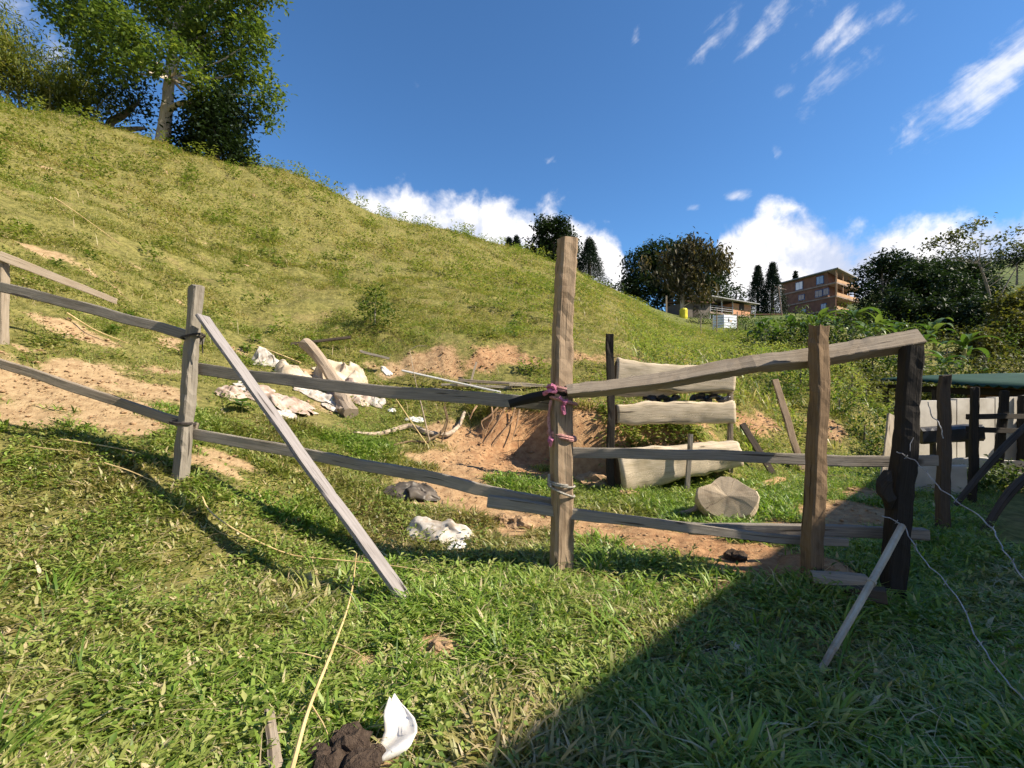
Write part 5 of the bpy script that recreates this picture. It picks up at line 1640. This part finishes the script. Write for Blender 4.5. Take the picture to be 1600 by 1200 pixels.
# trees beyond the brow
tree('round_tree', 'dark lobed tree standing half behind the roped post top', P(865, 440, 54), 54, [(862, 366, 26), (842, 385, 20), (884, 376, 21), (860, 398, 25), (831, 398, 14), (893, 398, 18), (850, 351, 14), (876, 352, 15), (865, 420, 28), (836, 415, 16), (890, 420, 18)],
     M['leaf_dark'], M['bark'], twigs=330, per=7, leaf=.36, spread=.3, trunk_r=.4, seed=340)
conifer('conifer', 'dark pointed conifer right of the lobed tree', 921, 52, 374, 24, 341, 448, n=2600)
conifer('conifer', 'small narrow conifer on the skyline, left one of the pair', 795, 58, 372, 10, 342, 408, n=700)
conifer('conifer', 'small narrow conifer on the skyline, right one of the pair', 807, 58, 369, 10, 343, 408, n=700)
tree('bush', 'small dark bush on the skyline right of the pointed conifer', P(958, 455, 60), 60, [(955, 447, 12), (966, 452, 10), (945, 448, 8)], M['leaf_dark'], M['bark'], twigs=80, per=6, leaf=.4, spread=.3, trunk_r=.1, seed=344, cat='bush', limbs=False)
bt = P(1045, 492, 78)
tree('evergreen_tree', 'wide dark evergreen tree behind the brown leaved tree', bt, 78, [(1005, 415, 32), (996, 445, 28), (1032, 400, 30), (1085, 415, 36), (1118, 430, 22), (1112, 455, 26), (1050, 440, 34), (985, 452, 16), (1060, 395, 22), (1020, 465, 24), (1085, 455, 28)],
     M['leaf_dark'], M['bark'], twigs=300, per=8, leaf=.5, spread=.45, trunk_r=.5, seed=345)
bb_ = G(1067, 62)
tree('withered_tree', 'tree with drooping brown leaves and pale forked trunk beside the wooden house', bb_, 62, [(1062, 406, 22), (1088, 392, 24), (1114, 398, 20), (1045, 428, 18), (1004, 412, 9), (1076, 425, 24), (1097, 455, 17), (1122, 412, 16), (1042, 400, 12), (1068, 450, 16), (1130, 400, 10), (1078, 378, 12)],
     M['leaf_brown'], M['bark_pale'], twigs=130, per=7, leaf=.62, spread=.5, trunk_r=.26, seed=346, droop=.9, aspect=.4, trunk_pts=[bb_ - Vector((0, 0, .4)), P(1066, 475, 62), P(1068, 445, 62), P(1075, 415, 62)])
tree('far_tree', 'hazy round tree between the brown tree and the tall conifers', P(1150, 480, 120), 120, [(1150, 462, 18), (1165, 468, 14), (1138, 470, 14), (1155, 450, 10)], M['leaf_dark'], M['bark'], twigs=90, per=6, leaf=.8, spread=.6, trunk_r=.3, seed=347, limbs=False)
conifer('conifer', 'tall conifer left of the brown building, left one of two', 1184, 88, 416, 17, 348, 500, n=2000)
conifer('conifer', 'tall conifer touching the brown building, right one of two', 1207, 86, 411, 19, 349, 500, n=2200)
conifer('conifer', 'conifer tip showing above the brown building roof', 1243, 112, 424, 8, 350, 470, n=500)

RT = [('broad_tree', 'dark tree at the foot of the wood just above the sloping beam end', 44, [(1405, 490, 26), (1380, 500, 20), (1430, 498, 22), (1410, 470, 18)], 'leaf_dark', .36),
      ('broad_tree', 'dark tree low in the wood behind the black post', 42, [(1465, 500, 26), (1445, 515, 20), (1490, 512, 22), (1470, 478, 18)], 'leaf_dark', .36),
      ('broad_tree', 'dark tree low in the wood left of the olive tree', 40, [(1520, 500, 24), (1505, 520, 20), (1545, 512, 22), (1528, 478, 18)], 'leaf_dark', .34),
      ('broad_tree', 'dark tree high in the wood under the sparse tree crown', 84, [(1470, 425, 24), (1500, 425, 24), (1530, 430, 24), (1485, 450, 26), (1520, 455, 26)], 'leaf_dark', .6),
      ('broad_tree', 'dark tree with knobbly crown directly right of the brown building', 78, [(1392, 408, 20), (1375, 415, 16), (1408, 415, 16), (1385, 435, 30), (1352, 425, 12), (1345, 445, 14), (1400, 455, 30), (1370, 470, 30)], 'leaf_dark', .55),
      ('broad_tree', 'dark rounded tree left below the spreading sparse tree', 66, [(1440, 432, 26), (1425, 455, 28), (1455, 470, 30), (1430, 495, 30), (1470, 440, 18)], 'leaf_dark', .5),
      ('broad_tree', 'dark tree in the middle of the right hand wood', 60, [(1490, 450, 26), (1505, 480, 30), (1480, 505, 28), (1520, 500, 24)], 'leaf_dark', .45),
      ('broad_tree', 'dark tree behind the sparse tree near the right edge', 70, [(1545, 455, 22), (1560, 490, 30), (1540, 515, 24), (1590, 500, 28)], 'leaf_dark', .5),
      ('broad_tree', 'low dark tree filling the gap below the brown building', 56, [(1350, 500, 22), (1375, 515, 22), (1400, 520, 24), (1330, 505, 14)], 'leaf_dark', .42),
      ('far_tree', 'hazy far tree on the ridge left of the sparse tree', 130, [(1415, 412, 12), (1432, 410, 13), (1452, 414, 12)], 'leaf_dark', .8),
      ('far_tree', 'hazy far tree on the ridge behind the sparse tree', 140, [(1490, 408, 14), (1512, 412, 14), (1470, 414, 12), (1535, 412, 13)], 'leaf_dark', .8),
      ('far_tree', 'hazy far tree on the ridge at the right picture edge', 150, [(1575, 405, 16), (1600, 400, 18), (1555, 412, 12), (1625, 400, 18)], 'leaf_dark', .8),
      ('olive_tree', 'olive brown bushy tree at the right picture edge', 30, [(1580, 480, 26), (1560, 520, 26), (1602, 515, 34), (1575, 545, 28), (1610, 470, 24)], 'leaf_olive', .24),
      ('olive_tree', 'reddish olive bush in front of the dark wood', 26, [(1525, 538, 20), (1548, 548, 22), (1510, 552, 16), (1540, 525, 14)], 'leaf_olive', .2)]
for i, (nm, lab, y, cl, mt, lf) in enumerate(RT):
    bx = sum(c[0] for c in cl) / len(cl)
    bz = max(c[1] for c in cl) + 22
    g_ = G(bx, y)
    base = g_ if g_.z < P(bx, bz - 30, y).z else P(bx, bz, y)
    tree(nm, lab, base, y, cl, M[mt], M['bark'], twigs=210, per=8, leaf=lf, spread=lf * .8, trunk_r=.25, seed=360 + i)

# the tall sparse tree
ys = 52.0
sbp = G(1548, ys)
st = tree('sparse_tree', 'tall spreading sparse tree rising against the clouds at the right', sbp, ys,
          [(1448, 385, 11, ys, .4), (1465, 378, 14, ys, .45), (1482, 372, 16, ys, .5), (1500, 365, 17, ys, .5), (1515, 352, 15, ys, .5), (1535, 347, 11, ys, .4), (1510, 385, 14, ys, .45), (1530, 378, 13, ys, .5), (1492, 390, 12, ys, .4),
           (1560, 372, 11, ys, .4), (1575, 385, 13, ys, .5), (1590, 362, 11, ys, .4), (1600, 385, 14, ys, .5), (1620, 372, 16, ys, .5), (1470, 392, 10, ys, .4), (1555, 395, 12, ys, .4)],
          M['leaf_olive'], M['bark'], twigs=75, per=6, leaf=.36, spread=.3, trunk_r=.15, seed=380, trunk_pts=[sbp - Vector((0, 0, .4)), P(1547, 470, ys), P(1540, 440, ys), P(1530, 412, ys)], shell=.2)
part('limb', st, tube(lerp_pts([P(1548, 490, ys), P(1575, 440, ys), P(1590, 415, ys)], 7), [.1, .07, .04], 5), M['bark'])


# banana plants
def banana(px, y, seed, label, hpx, group):
    rg = np.random.default_rng(seed)
    b = G(px, y)
    H = hpx / F * y
    t = thing('banana_plant', b, label, 'banana plant', group)
    top = b + Vector((rg.normal(0, .08) * H, 0, H * .5))
    part('stem', t, tube(lerp_pts([b - Vector((0, 0, .2)), b.lerp(top, .5), top], 5), [.13, .11, .07], 8, rough=.1, seed=seed), M['culm'])
    n = 8
    for k in range(n):
        yaw = 2 * math.pi * (k + rg.uniform(-.25, .25)) / n
        o = part('leaf', t, broad_leaf(top + Vector((0, 0, rg.uniform(-.1, .1) * H)), yaw, rg.uniform(.55, 1.35), H * rg.uniform(.55, .8), H * .19, rg.uniform(.9, 2.2), nseg=8, cup=.3), M['leaf_banana'], smooth=True)
        set_rnd(o)


ORD = ['leftmost', 'second', 'third', 'fourth', 'fifth', 'sixth', 'seventh', 'eighth', 'ninth', 'tenth', 'eleventh', 'twelfth', 'thirteenth', 'fourteenth', 'fifteenth', 'sixteenth', 'seventeenth', 'eighteenth']


def ordinal(k, n):
    return 'leftmost' if k == 0 else ('rightmost' if k == n - 1 else ORD[k] + ' from the left')


BAN = [(1192, 30, 50), (1216, 27, 52), (1238, 29, 60), (1258, 26, 50), (1280, 30, 58), (1306, 28, 52), (1328, 31, 62), (1352, 27, 56), (1376, 30, 56), (1405, 33, 50), (1440, 24, 60), (1478, 21, 62), (1502, 24, 66), (1545, 20, 50), (1592, 17, 62), (1462, 30, 62)]
BAN.sort()
for i, (px, y, h) in enumerate(BAN):
    near = px < 1400
    mates = [q for q in BAN if (q[0] < 1400) == near]
    o_ = ordinal(mates.index((px, y, h)), len(mates))
    lab = ('banana plant, %s in the patch below the brown building' % o_, 'bananas below the brown building') if near else ('banana plant, %s of those in the hollow behind the green roof' % o_, 'bananas behind the green roof')
    banana(px, y, 400 + i, lab[0], h, lab[1])

# undergrowth
rg_ = np.random.default_rng(9)
UND = [(1185, 24, 1.0), (1210, 22, 1.1), (1240, 22, 1.0), (1268, 21, 1.1), (1300, 21, 1.2), (1330, 21, 1.2), (1362, 20, 1.1), (1390, 19, 1.1), (1195, 34, 1.3), (1250, 36, 1.5), (1310, 38, 1.6), (1370, 40, 1.6), (1165, 44, 1.2), (1092, 54, .9), (1112, 55, 1.1), (1138, 53, 1.2), (1158, 52, 1.3), (1176, 50, 1.2)]
UND.sort()
for i, (px, y, r) in enumerate(UND):
    b = G(px, y)
    rp = r / y * F
    py = 600 - (b.z + r * .6 - EYE) / y * F
    tree('shrub', 'dark green shrub, %s in the undergrowth below the brown building' % ordinal(i, len(UND)), b, y, [(px, py, rp), (px - rp * .8, py + rp * .3, rp * .7), (px + rp * .8, py + rp * .25, rp * .7), (px + rp * .2, py - rp * .6, rp * .55)],
         M['leaf_shrub' if i % 3 else 'leaf_dark'], M['bark'], twigs=int(26 * 900 / rp ** 2 * 1.6) + 20, per=6, leaf=.16, spread=.16, trunk_r=.05, seed=430 + i, group='undergrowth shrubs', cat='shrub', limbs=False)
UND2 = [(1215, 10.6, .42), (1250, 11.2, .5), (1290, 12.4, .55), (1330, 12.0, .6), (1352, 11.4, .45), (1350, 9.6, .4), (1310, 10.4, .42), (1240, 13.5, .55), (1160, 13, .4), (1380, 8.8, .35)]
UND2.sort()
for i, (px, y, r) in enumerate(UND2):
    b = G(px, y)
    rp = r / y * F
    py = 600 - (b.z + r * .6 - EYE) / y * F
    tree('weed_bush', 'pale green weedy bush, %s on the bank right of the slab wall' % ordinal(i, len(UND2)), b, y, [(px, py, rp), (px - rp * .8, py + rp * .3, rp * .7), (px + rp * .8, py + rp * .25, rp * .7), (px + rp * .3, py - rp * .7, rp * .5)],
         M['leaf_shrub' if i % 2 else 'leaf_olive'], M['bark'], twigs=int(20 * 900 / rp ** 2 * 1.6) + 16, per=6, leaf=.075, spread=.09, trunk_r=.02, seed=450 + i, group='weedy bushes on the bank', cat='bush', limbs=False)
for i, (px, y, r, lab) in enumerate(((1440, 6.9, .22, 'low dark weed at the foot of the dark post'), (1500, 6.6, .26, 'low dark weed beside the third post'), (1540, 6.9, .28, 'low dark weed between the third and fourth posts'), (1585, 6.6, .3, 'low dark weed at the right picture edge below the wall'))):
    b = G(px, y)
    rp = r / y * F
    py = 600 - (b.z + r * .4 - EYE) / y * F
    tree('weed_bush', lab, b, y, [(px, py, rp), (px - rp, py + rp * .3, rp * .7), (px + rp, py + rp * .25, rp * .7)], M['leaf_shrub'], M['bark'], twigs=70, per=6, leaf=.06, spread=.06, trunk_r=.012, seed=560 + i, cat='bush', limbs=False)
UND3 = [(1425, 17, .8), (1455, 18, .9), (1490, 18, .9), (1525, 17, 1.0), (1560, 17, 1.0), (1600, 16, 1.0), (1480, 28, 1.4), (1530, 30, 1.5), (1580, 26, 1.4), (1420, 30, 1.5)]
UND3.sort()
for i, (px, y, r) in enumerate(UND3):
    b = G(px, y)
    rp = r / y * F
    z0 = max(b.z, 1.0)
    py = 600 - (z0 + r * .6 - EYE) / y * F
    tree('shrub', 'yellowish shrub, %s of those behind the green roofed shed' % ordinal(i, len(UND3)), b, y, [(px, py, rp), (px - rp * .8, py + rp * .3, rp * .7), (px + rp * .8, py + rp * .25, rp * .7), (px + rp * .2, py - rp * .6, rp * .55), (px, py + rp, rp * .9)],
         M['leaf_olive' if i % 2 else 'leaf_shrub'], M['bark'], twigs=int(24 * 900 / rp ** 2 * 1.6) + 18, per=6, leaf=.14, spread=.16, trunk_r=.05, seed=470 + i, group='shrubs behind the shed', cat='shrub', limbs=False)


# ---------------------------------------------------------------- houses
def frame2(O, u, n):
    u = Vector((u[0], u[1], 0)).normalized(); n = Vector((n[0], n[1], 0)).normalized()

    def q(a, b, z):
        p = O + u * a + n * b
        return Vector((p.x, p.y, z))
    return q


def brown_building():
    y = 90.0
    C = P(1307, 600, y); C.z = 0
    u = Vector((-.2425, .97, 0)); v = Vector((.78, .62, 0)).normalized()
    zt = lambda py: EYE + (600 - py) / F * y
    b = Vector((C.x, C.y, float(gz(C.x, C.y))))
    t = thing('brick_building', b, 'brown four storey building with open balconies on the hill', 'building')
    LU, LV, SB = 13.3, 11.5, 1.9

    def q(a, c, z):
        p = C + u * a + v * c
        return Vector((p.x, p.y, z))
    z_roof, z3, z2, z1, z0 = zt(421), zt(440), zt(461), zt(482), min(b.z, zt(500)) - 3
    part('wall', t, prism([q(SB, .2, z0), q(LU, .2, z0), q(LU, LV, z0), q(SB, LV, z0)], (0, 0, z_roof - z0 - .05)), M['clay_wall'])
    part('side_wall', t, prism([q(.25, .22, z0), q(SB - .003, .22, z0), q(SB - .003, .45, z0), q(.25, .45, z0)], (0, 0, z2 - z0 - .3)), M['clay_wall'])
    for k, z in enumerate((z3, z2, z1)):
        part('floor_slab', t, prism([q(0, 0, z - .28), q(LU, .0, z - .28), q(LU, .197, z - .28), q(SB - .01, .197, z - .28), q(SB - .01, LV + .8, z - .28), q(-.5 * (k < 2), LV + .8, z - .28)], (0, 0, .28)), M['concrete'])
        part('parapet', t, prism([q(-.02, .25, z + .003), q(.16, .25, z + .003), q(.16 - .5 * (k < 2), LV + .8, z + .003), q(-.02 - .5 * (k < 2), LV + .8, z + .003)], (0, 0, .55)), M['slab_lit'])
    rf = part('roof', t, prism([q(-.6, -.7, z_roof), q(LU + .4, -.7, z_roof), q(LU + .4, LV + .9, z_roof - .55), q(-.9, LV + .9, z_roof - .55)], (0, 0, .18)), M['roof_grey'])
    for c in (.05, 3.6, 7.2, 10.8):
        part('column', t, tube([q(.1, c + .1, z2 - .5), q(.1, c + .1, z_roof - .02 - .05 * c)], .14, 7), M['slab_lit'])
    nrm = Vector((-.97, -.2425, 0))

    def win(px0, px1, py0, py1, pane):
        a0, a1 = (px0 - 800) / F, (px1 - 800) / F
        t0 = (C.x - a0 * C.y) / (.2425 + .97 * a0); t1 = (C.x - a1 * C.y) / (.2425 + .97 * a1)
        tm = (t0 + t1) / 2
        yy = C.y + .97 * tm
        za, zb = EYE + (600 - py1) / F * yy, EYE + (600 - py0) / F * yy
        O = lambda tt, o, z: Vector((C.x + u.x * tt, C.y + u.y * tt, z)) + v * .2 + nrm * o
        w = part('window', t, prism([O(t0, -.02, za), O(t1, -.02, za), O(t1, .06, za), O(t0, .06, za)], (0, 0, zb - za)), M['blue_frame'])
        k = (t1 - t0)
        for f0, f1 in ((.08, .48), (.52, .92)):
            part('pane', w, prism([O(t0 + k * f0, .062, za + .12), O(t0 + k * f1, .062, za + .12), O(t0 + k * f1, .085, za + .12), O(t0 + k * f0, .085, za + .12)], (0, 0, zb - za - .24)), pane)
        part('sill', w, prism([O(t0 - .1, .0, za - .14), O(t1 + .1, .0, za - .14), O(t1 + .1, .16, za - .14), O(t0 - .1, .16, za - .14)], (0, 0, .12)), M['concrete'])
    win(1242.5, 1254.5, 440, 453, M['pane_white'])
    win(1275, 1287, 431, 444, M['pane_blue'])
    win(1247, 1257, 460, 469, M['pane_dark'])
    win(1273, 1285, 453, 464, M['pane_dark'])
    win(1286, 1295, 450, 461, M['pane_dark'])
    win(1282, 1291, 474, 483, M['pane_blue'])
    win(1252, 1259, 482, 488, M['pane_blue'])


brown_building()


def wooden_house():
    y = 68.0
    O = P(1110, 600, y); O.z = 0
    q = frame2(O, (.87, .49), (-.49, .87))
    zf = P(0, 487, y).z; ze = P(0, 464, y).z
    g = float(gz(O.x + 3, O.y + 2))
    t = thing('wooden_house', Vector((O.x, O.y, g)), 'raised wooden house with veranda and one salmon painted room', 'house')
    part('floor_slab', t, prism([q(-.2, -.1, zf - .25), q(9.7, -.1, zf - .25), q(9.7, 6, zf - .25), q(-.2, 6, zf - .25)], (0, 0, .25)), M['concrete'])
    part('wall', t, prism([q(.0, 2.4, zf + .003), q(5.1, 2.4, zf + .003), q(5.1, 5.9, zf + .003), q(0, 5.9, zf + .003)], (0, 0, ze - zf - .3)), M['house_dark'])
    sal = part('room', t, prism([q(5.2, .02, zf + .003), q(9.5, .02, zf + .003), q(9.5, 5.8, zf + .003), q(5.2, 5.8, zf + .003)], (0, 0, ze - zf - .45)), M['salmon'], label='salmon painted room')
    w = part('window', sal, prism([q(6.6, -.05, zf + .75), q(7.7, -.05, zf + .75), q(7.7, .01, zf + .75), q(6.6, .01, zf + .75)], (0, 0, 1.0)), M['house_dark'])
    part('roof', t, prism([q(-.8, -.9, ze - .1), q(10.4, -.9, ze - .35), q(10.4, 6.6, ze + .4), q(-.8, 6.6, ze + .65)], (0, 0, .12)), M['roof_grey'])
    for a in (.0, 2.6, 5.1, 9.9):
        part('veranda_post', t, tube([q(a, .05 if a < 9 else -.3, zf - .2), q(a, .05 if a < 9 else -.5, ze - .12 - .02 * a)], .09, 6), M['pale_paint'])
    for z in (.35, .65, .95):
        part('railing', t, tube([q(0, .06, zf + z), q(5.1, .06, zf + z)], .04, 5), M['pale_paint'])
    part('railing', t, tube([q(0, .06, zf + .9), q(-.0, 5.0, zf + .9)], .04, 5), M['pale_paint'])
    for a, b in ((.1, .2), (4.6, .2), (9.3, .3), (.1, 4.5)):
        p = q(a, b, 0)
        part('stilt', t, tube([Vector((p.x, p.y, float(gz(p.x, p.y)) - .3)), q(a, b, zf - .25)], .16, 6), M['pale_paint' if b < 1 and a < 1 else 'concrete'])
    part('under_wall', t, prism([q(.4, 2.2, g - 1.5), q(9.2, 2.2, g - 1.5), q(9.2, 5.6, g - 1.5), q(.4, 5.6, g - 1.5)], (0, 0, zf - g + 1.2)), M['house_dark'])
    # annex up the slope
    y2 = 66.0
    O2 = P(1070, 600, y2); O2.z = 0
    q2 = frame2(O2, (.95, .3), (-.3, .95))
    g2 = float(gz(O2.x, O2.y))
    t2 = thing('shed', Vector((O2.x, O2.y, g2)), 'dark grey lean to shed behind the brown tree trunk', 'shed')
    part('wall', t2, prism([q2(0, 0, g2 - 1), q2(4.2, 0, g2 - 1), q2(4.2, 4, g2 - 1), q2(0, 4, g2 - 1)], (0, 0, 3.0)), M['house_grey'])
    part('roof', t2, prism([q2(-.5, -.6, g2 + 2.02), q2(4.6, -.6, g2 + 2.02), q2(4.6, 4.4, g2 + 2.5), q2(-.5, 4.4, g2 + 2.5)], (0, 0, .1)), M['roof_brown'])
    part('door', t2, prism([q2(1.4, -.04, g2 - .6), q2(2.3, -.04, g2 - .6), q2(2.3, -.004, g2 - .6), q2(1.4, -.004, g2 - .6)], (0, 0, 2.2)), M['house_dark'])
    # low building between the two houses
    y3 = 80.0
    O3 = P(1168, 600, y3); O3.z = 0
    q3 = frame2(O3, (.97, .24), (-.24, .97))
    zr = P(0, 489, y3).z
    g3 = float(gz(O3.x + 3, O3.y))
    t3 = thing('low_house', Vector((O3.x, O3.y, g3)), 'low house with rusty brown roof between the wooden house and the brown building', 'house')
    part('wall', t3, prism([q3(.3, .3, g3 - 2), q3(6.2, .3, g3 - 2), q3(6.2, 5, g3 - 2), q3(.3, 5, g3 - 2)], (0, 0, zr - g3 + 1.6)), M['concrete'])
    part('roof', t3, prism([q3(-.3, -.6, zr - .4), q3(6.8, -.6, zr - .1), q3(6.8, 5.5, zr + .6), q3(-.3, 5.5, zr + .3)], (0, 0, .14)), M['roof_brown'])
    w = part('window', t3, prism([q3(3.4, .24, zr - 1.6), q3(4.5, .24, zr - 1.6), q3(4.5, .297, zr - 1.6), q3(3.4, .297, zr - 1.6)], (0, 0, .9)), M['blue_frame'])
    part('pane', w, prism([q3(3.5, .2, zr - 1.5), q3(4.4, .2, zr - 1.5), q3(4.4, .237, zr - 1.5), q3(3.5, .237, zr - 1.5)], (0, 0, .7)), M['pane_white'])


wooden_house()


def slatted_kiosk():
    y = 46.0
    C = P(1131, 600, y); C.z = 0
    g = float(gz(C.x, C.y))
    t = thing('slatted_pen', Vector((C.x, C.y, g)), 'white slatted timber pen standing before the wooden house', 'pen')
    ur = Vector((.9, .42, 0)).normalized(); ul = Vector((-.75, .66, 0)).normalized()
    zt_, zb_ = P(0, 491, y).z, P(0, 512, y).z
    n = 5
    for k in range(n):
        z = zb_ + (zt_ - zb_) * k / n
        h = (zt_ - zb_) / n * .8
        for uu, L, sd in ((ur, 1.75, 1), (ul, 1.0, -1)):
            d = Vector((uu.y, -uu.x, 0)) * .03 * sd
            part('slat', t, prism([C + Vector((0, 0, z)), C + uu * L + Vector((0, 0, z)), C + uu * L + d + Vector((0, 0, z)), C + d + Vector((0, 0, z))], (0, 0, h)), M['white_paint'])
    for p in (C + ur * .02, C + ur * 1.72, C + ul * .98, C + ur * .9):
        gg = float(gz(p.x, p.y))
        part('post', t, tube([Vector((p.x, p.y + .08, gg - .2)), Vector((p.x, p.y + .08, zt_ + .05))], .05, 6), M['pale_paint'])
    m0 = C + ur * .55 + Vector((ur.y, -ur.x, 0)) * .033 + Vector((0, 0, zb_ + (zt_ - zb_) * .45))
    part('mark', t, prism([m0, m0 + ur * .16, m0 + ur * .16 + Vector((ur.y, -ur.x, 0)) * .006, m0 + Vector((ur.y, -ur.x, 0)) * .006], (0, 0, .35)), M['house_dark'])
    m1 = m0 + ur * .24
    part('mark', t, prism([m1, m1 + ur * .3, m1 + ur * .3 + Vector((ur.y, -ur.x, 0)) * .006, m1 + Vector((ur.y, -ur.x, 0)) * .006], (0, 0, .22)), M['sack_cream'])
    for i, (px, py, yy, lab) in enumerate(((1120, 482, 44, 'thin brown stake left of the white pen'), (1152, 487, 45, 'thin brown stake right of the white pen'), (1095, 495, 40, 'thin pale stake on the grassy slope below the house'), (1041, 462, 60, 'pale white stake left of the brown leaved tree'))):
        b = G(px, yy)
        solo('stake', b, tube([b - Vector((0, 0, .2)), P(px, py, yy)], .055 if i < 3 else .12, 6, rough=.1, seed=i), M['wood_pale' if i > 1 else 'wood_brown'], lab, 'stake')
    b = P(1068, 497, 58)
    g_ = G(1068, 58)
    o = thing('yellow_drum', g_, 'yellow plastic drum hung by the brown leaved tree', 'drum')
    part('body', o, tube([b - Vector((0, 0, .2)), b + Vector((0, 0, .1)), b + Vector((0, 0, 1.0)), b + Vector((0, 0, 1.2))], [.4, .48, .48, .36], 12), M['yellow'])
    part('stand', o, tube([Vector((b.x, b.y, g_.z - .3)), b - Vector((0, 0, .2))], .3, 8), M['house_dark'])
    b = G(1222, 82)
    o = thing('utility_pole', b, 'thin utility pole with crossarm before the brown building', 'utility pole')
    tp = P(1216, 447, 82)
    part('pole', o, tube([b - Vector((0, 0, .3)), tp], [.11, .08], 7), M['concrete'])
    part('crossarm', o, tube([tp + Vector((-.6, 0, -.1)), tp + Vector((1.6, .3, -.6))], .05, 5), M['concrete'])


slatted_kiosk()


# ---------------------------------------------------------------- the green-roofed shed and what stands before it, right edge
def green_shed():
    e0, e1 = Vector((10.0, 13.2, 0)), Vector((9.5, 7.4, 0))       # eave from far left to near right
    d = (e1 - e0).normalized()
    nrm = Vector((-d.y, d.x, 0))                                   # away from the yard
    if nrm.x < 0:
        nrm = -nrm
    L = (e1 - e0).length
    gb_ = GV(11, 11)
    t = thing('cattle_shed', gb_, 'low open shed with wavy green metal roof at the right edge', 'shed')
    n, m = 110, 6
    V = []
    for i in range(n):
        s = i / (n - 1)
        for j in range(m):
            w = j / (m - 1)
            p = e0 + d * (L * s) + nrm * (4.2 * w)
            z = 1.66 + .12 * w - .30 * s * (1 - .3 * w) + .025 * math.sin(2 * math.pi * s * L / .24) + .07 * float(fbm(s * 3, w * 2, octv=2, seed=4))
            V.append((p.x, p.y, z))
    Fc = [(i * m + j, (i + 1) * m + j, (i + 1) * m + j + 1, i * m + j + 1) for i in range(n - 1) for j in range(m - 1)]
    o = part('roof', t, (np.array(V), Fc, None), M['roof_green'], smooth=True)
    md = o.modifiers.new('thickness', 'SOLIDIFY'); md.thickness = .012
    part('back_wall', t, prism([e0 + nrm * 2.6 + Vector((0, 0, -1.2)), e1 + nrm * 2.6 + Vector((0, 0, -1.2)), e1 + nrm * 2.7 + Vector((0, 0, -1.2)), e0 + nrm * 2.7 + Vector((0, 0, -1.2))], (0, 0, 2.75)), M['roof_brown'])
    part('purlin', t, beam(e0 + Vector((0, 0, 1.44)) + nrm * .25, e1 + Vector((0, 0, 1.24)) + nrm * .25, .08, .14, n=10, seed=501), M['wood_black'])
    for k in range(4):
        p = e0 + d * (L * (.06 + .29 * k)) + nrm * .25
        part('post', t, beam(Vector((p.x, p.y, float(gz(p.x, p.y)) - .2)), Vector((p.x, p.y, 1.42 - .06 * k)), .11, .1, n=6, seed=502 + k), M['wood_dark'])
    # whitewashed low wall in front of the shed
    a0, a1 = P(1418, 700, 7.9), P(1650, 700, 8.7)
    t2 = thing('whitewashed_wall', Vector((a0.x, a0.y, float(gz(a0.x, a0.y)))), 'low sunlit whitewashed wall below the green roof', 'wall')
    dd = Vector((a1.x - a0.x, a1.y - a0.y, 0))
    nn = Vector((dd.y, -dd.x, 0)).normalized() * .14
    seg = 4
    for k in range(seg):
        p0 = Vector((a0.x, a0.y, -.5)) + dd * (k / seg + .004); p1 = Vector((a0.x, a0.y, -.5)) + dd * ((k + 1) / seg - .004)
        part('panel', t2, prism([p0, p1, p1 + nn, p0 + nn], (0, 0, 1.72 + .03 * (k % 2) + .05 * (k > 1))), M['whitewash'])
    # pale slabs lying low
    for i, (px, y, w_, h_, lab) in enumerate(((1462, 6.4, .55, .42, 'whitish slab standing on edge behind the dark post'), (1492, 7.0, .7, .4, 'whitish slab on edge between the dark post and the third post'), (1545, 7.3, .8, .36, 'whitish slab on edge right of the third post'))):
        b = G(px, y)
        solo('concrete_slab', b, beam(b + Vector((-w_ / 2, .15, h_ * .45)), b + Vector((w_ / 2, -.15, h_ * .5)), .06, h_, n=8, seed=510 + i, rough=.05), M['whitewash'], lab, 'slab')
    # dark trough with a curled hose
    b = G(1468, 7.4)
    tr = thing('trough', b, 'dark iron trough between the black post and the third post', 'trough')
    p = P(1432, 682, 7.4); r_ = P(1530, 680, 7.2)
    part('tub', tr, beam(p, r_, .34, .24, n=8, seed=520, rough=.04, chamfer=.3), M['dark_metal'])
    part('leg', tr, beam(Vector((p.x + .25, p.y, float(gz(p.x, p.y)) - .1)), p + Vector((.25, 0, 0)), .06, .06, n=3, seed=521), M['dark_metal'])
    part('leg', tr, beam(Vector((r_.x - .15, r_.y, float(gz(r_.x, r_.y)) - .1)), r_ + Vector((-.15, 0, 0)), .06, .06, n=3, seed=522), M['dark_metal'])
    for i, (py0, py1, yy, lab) in enumerate(((652, 650, 6.6, 'upper dark rail between the posts at the right edge'), (670, 676, 6.6, 'lower dark rail between the posts at the right edge'))):
        solo('rail', P(1520, py0, yy), beam(P(1512, py0, yy), P(1660, py1, yy + .9), .05, .075, n=8, seed=530 + i), M['wood_black'], lab, 'rail')


green_shed()
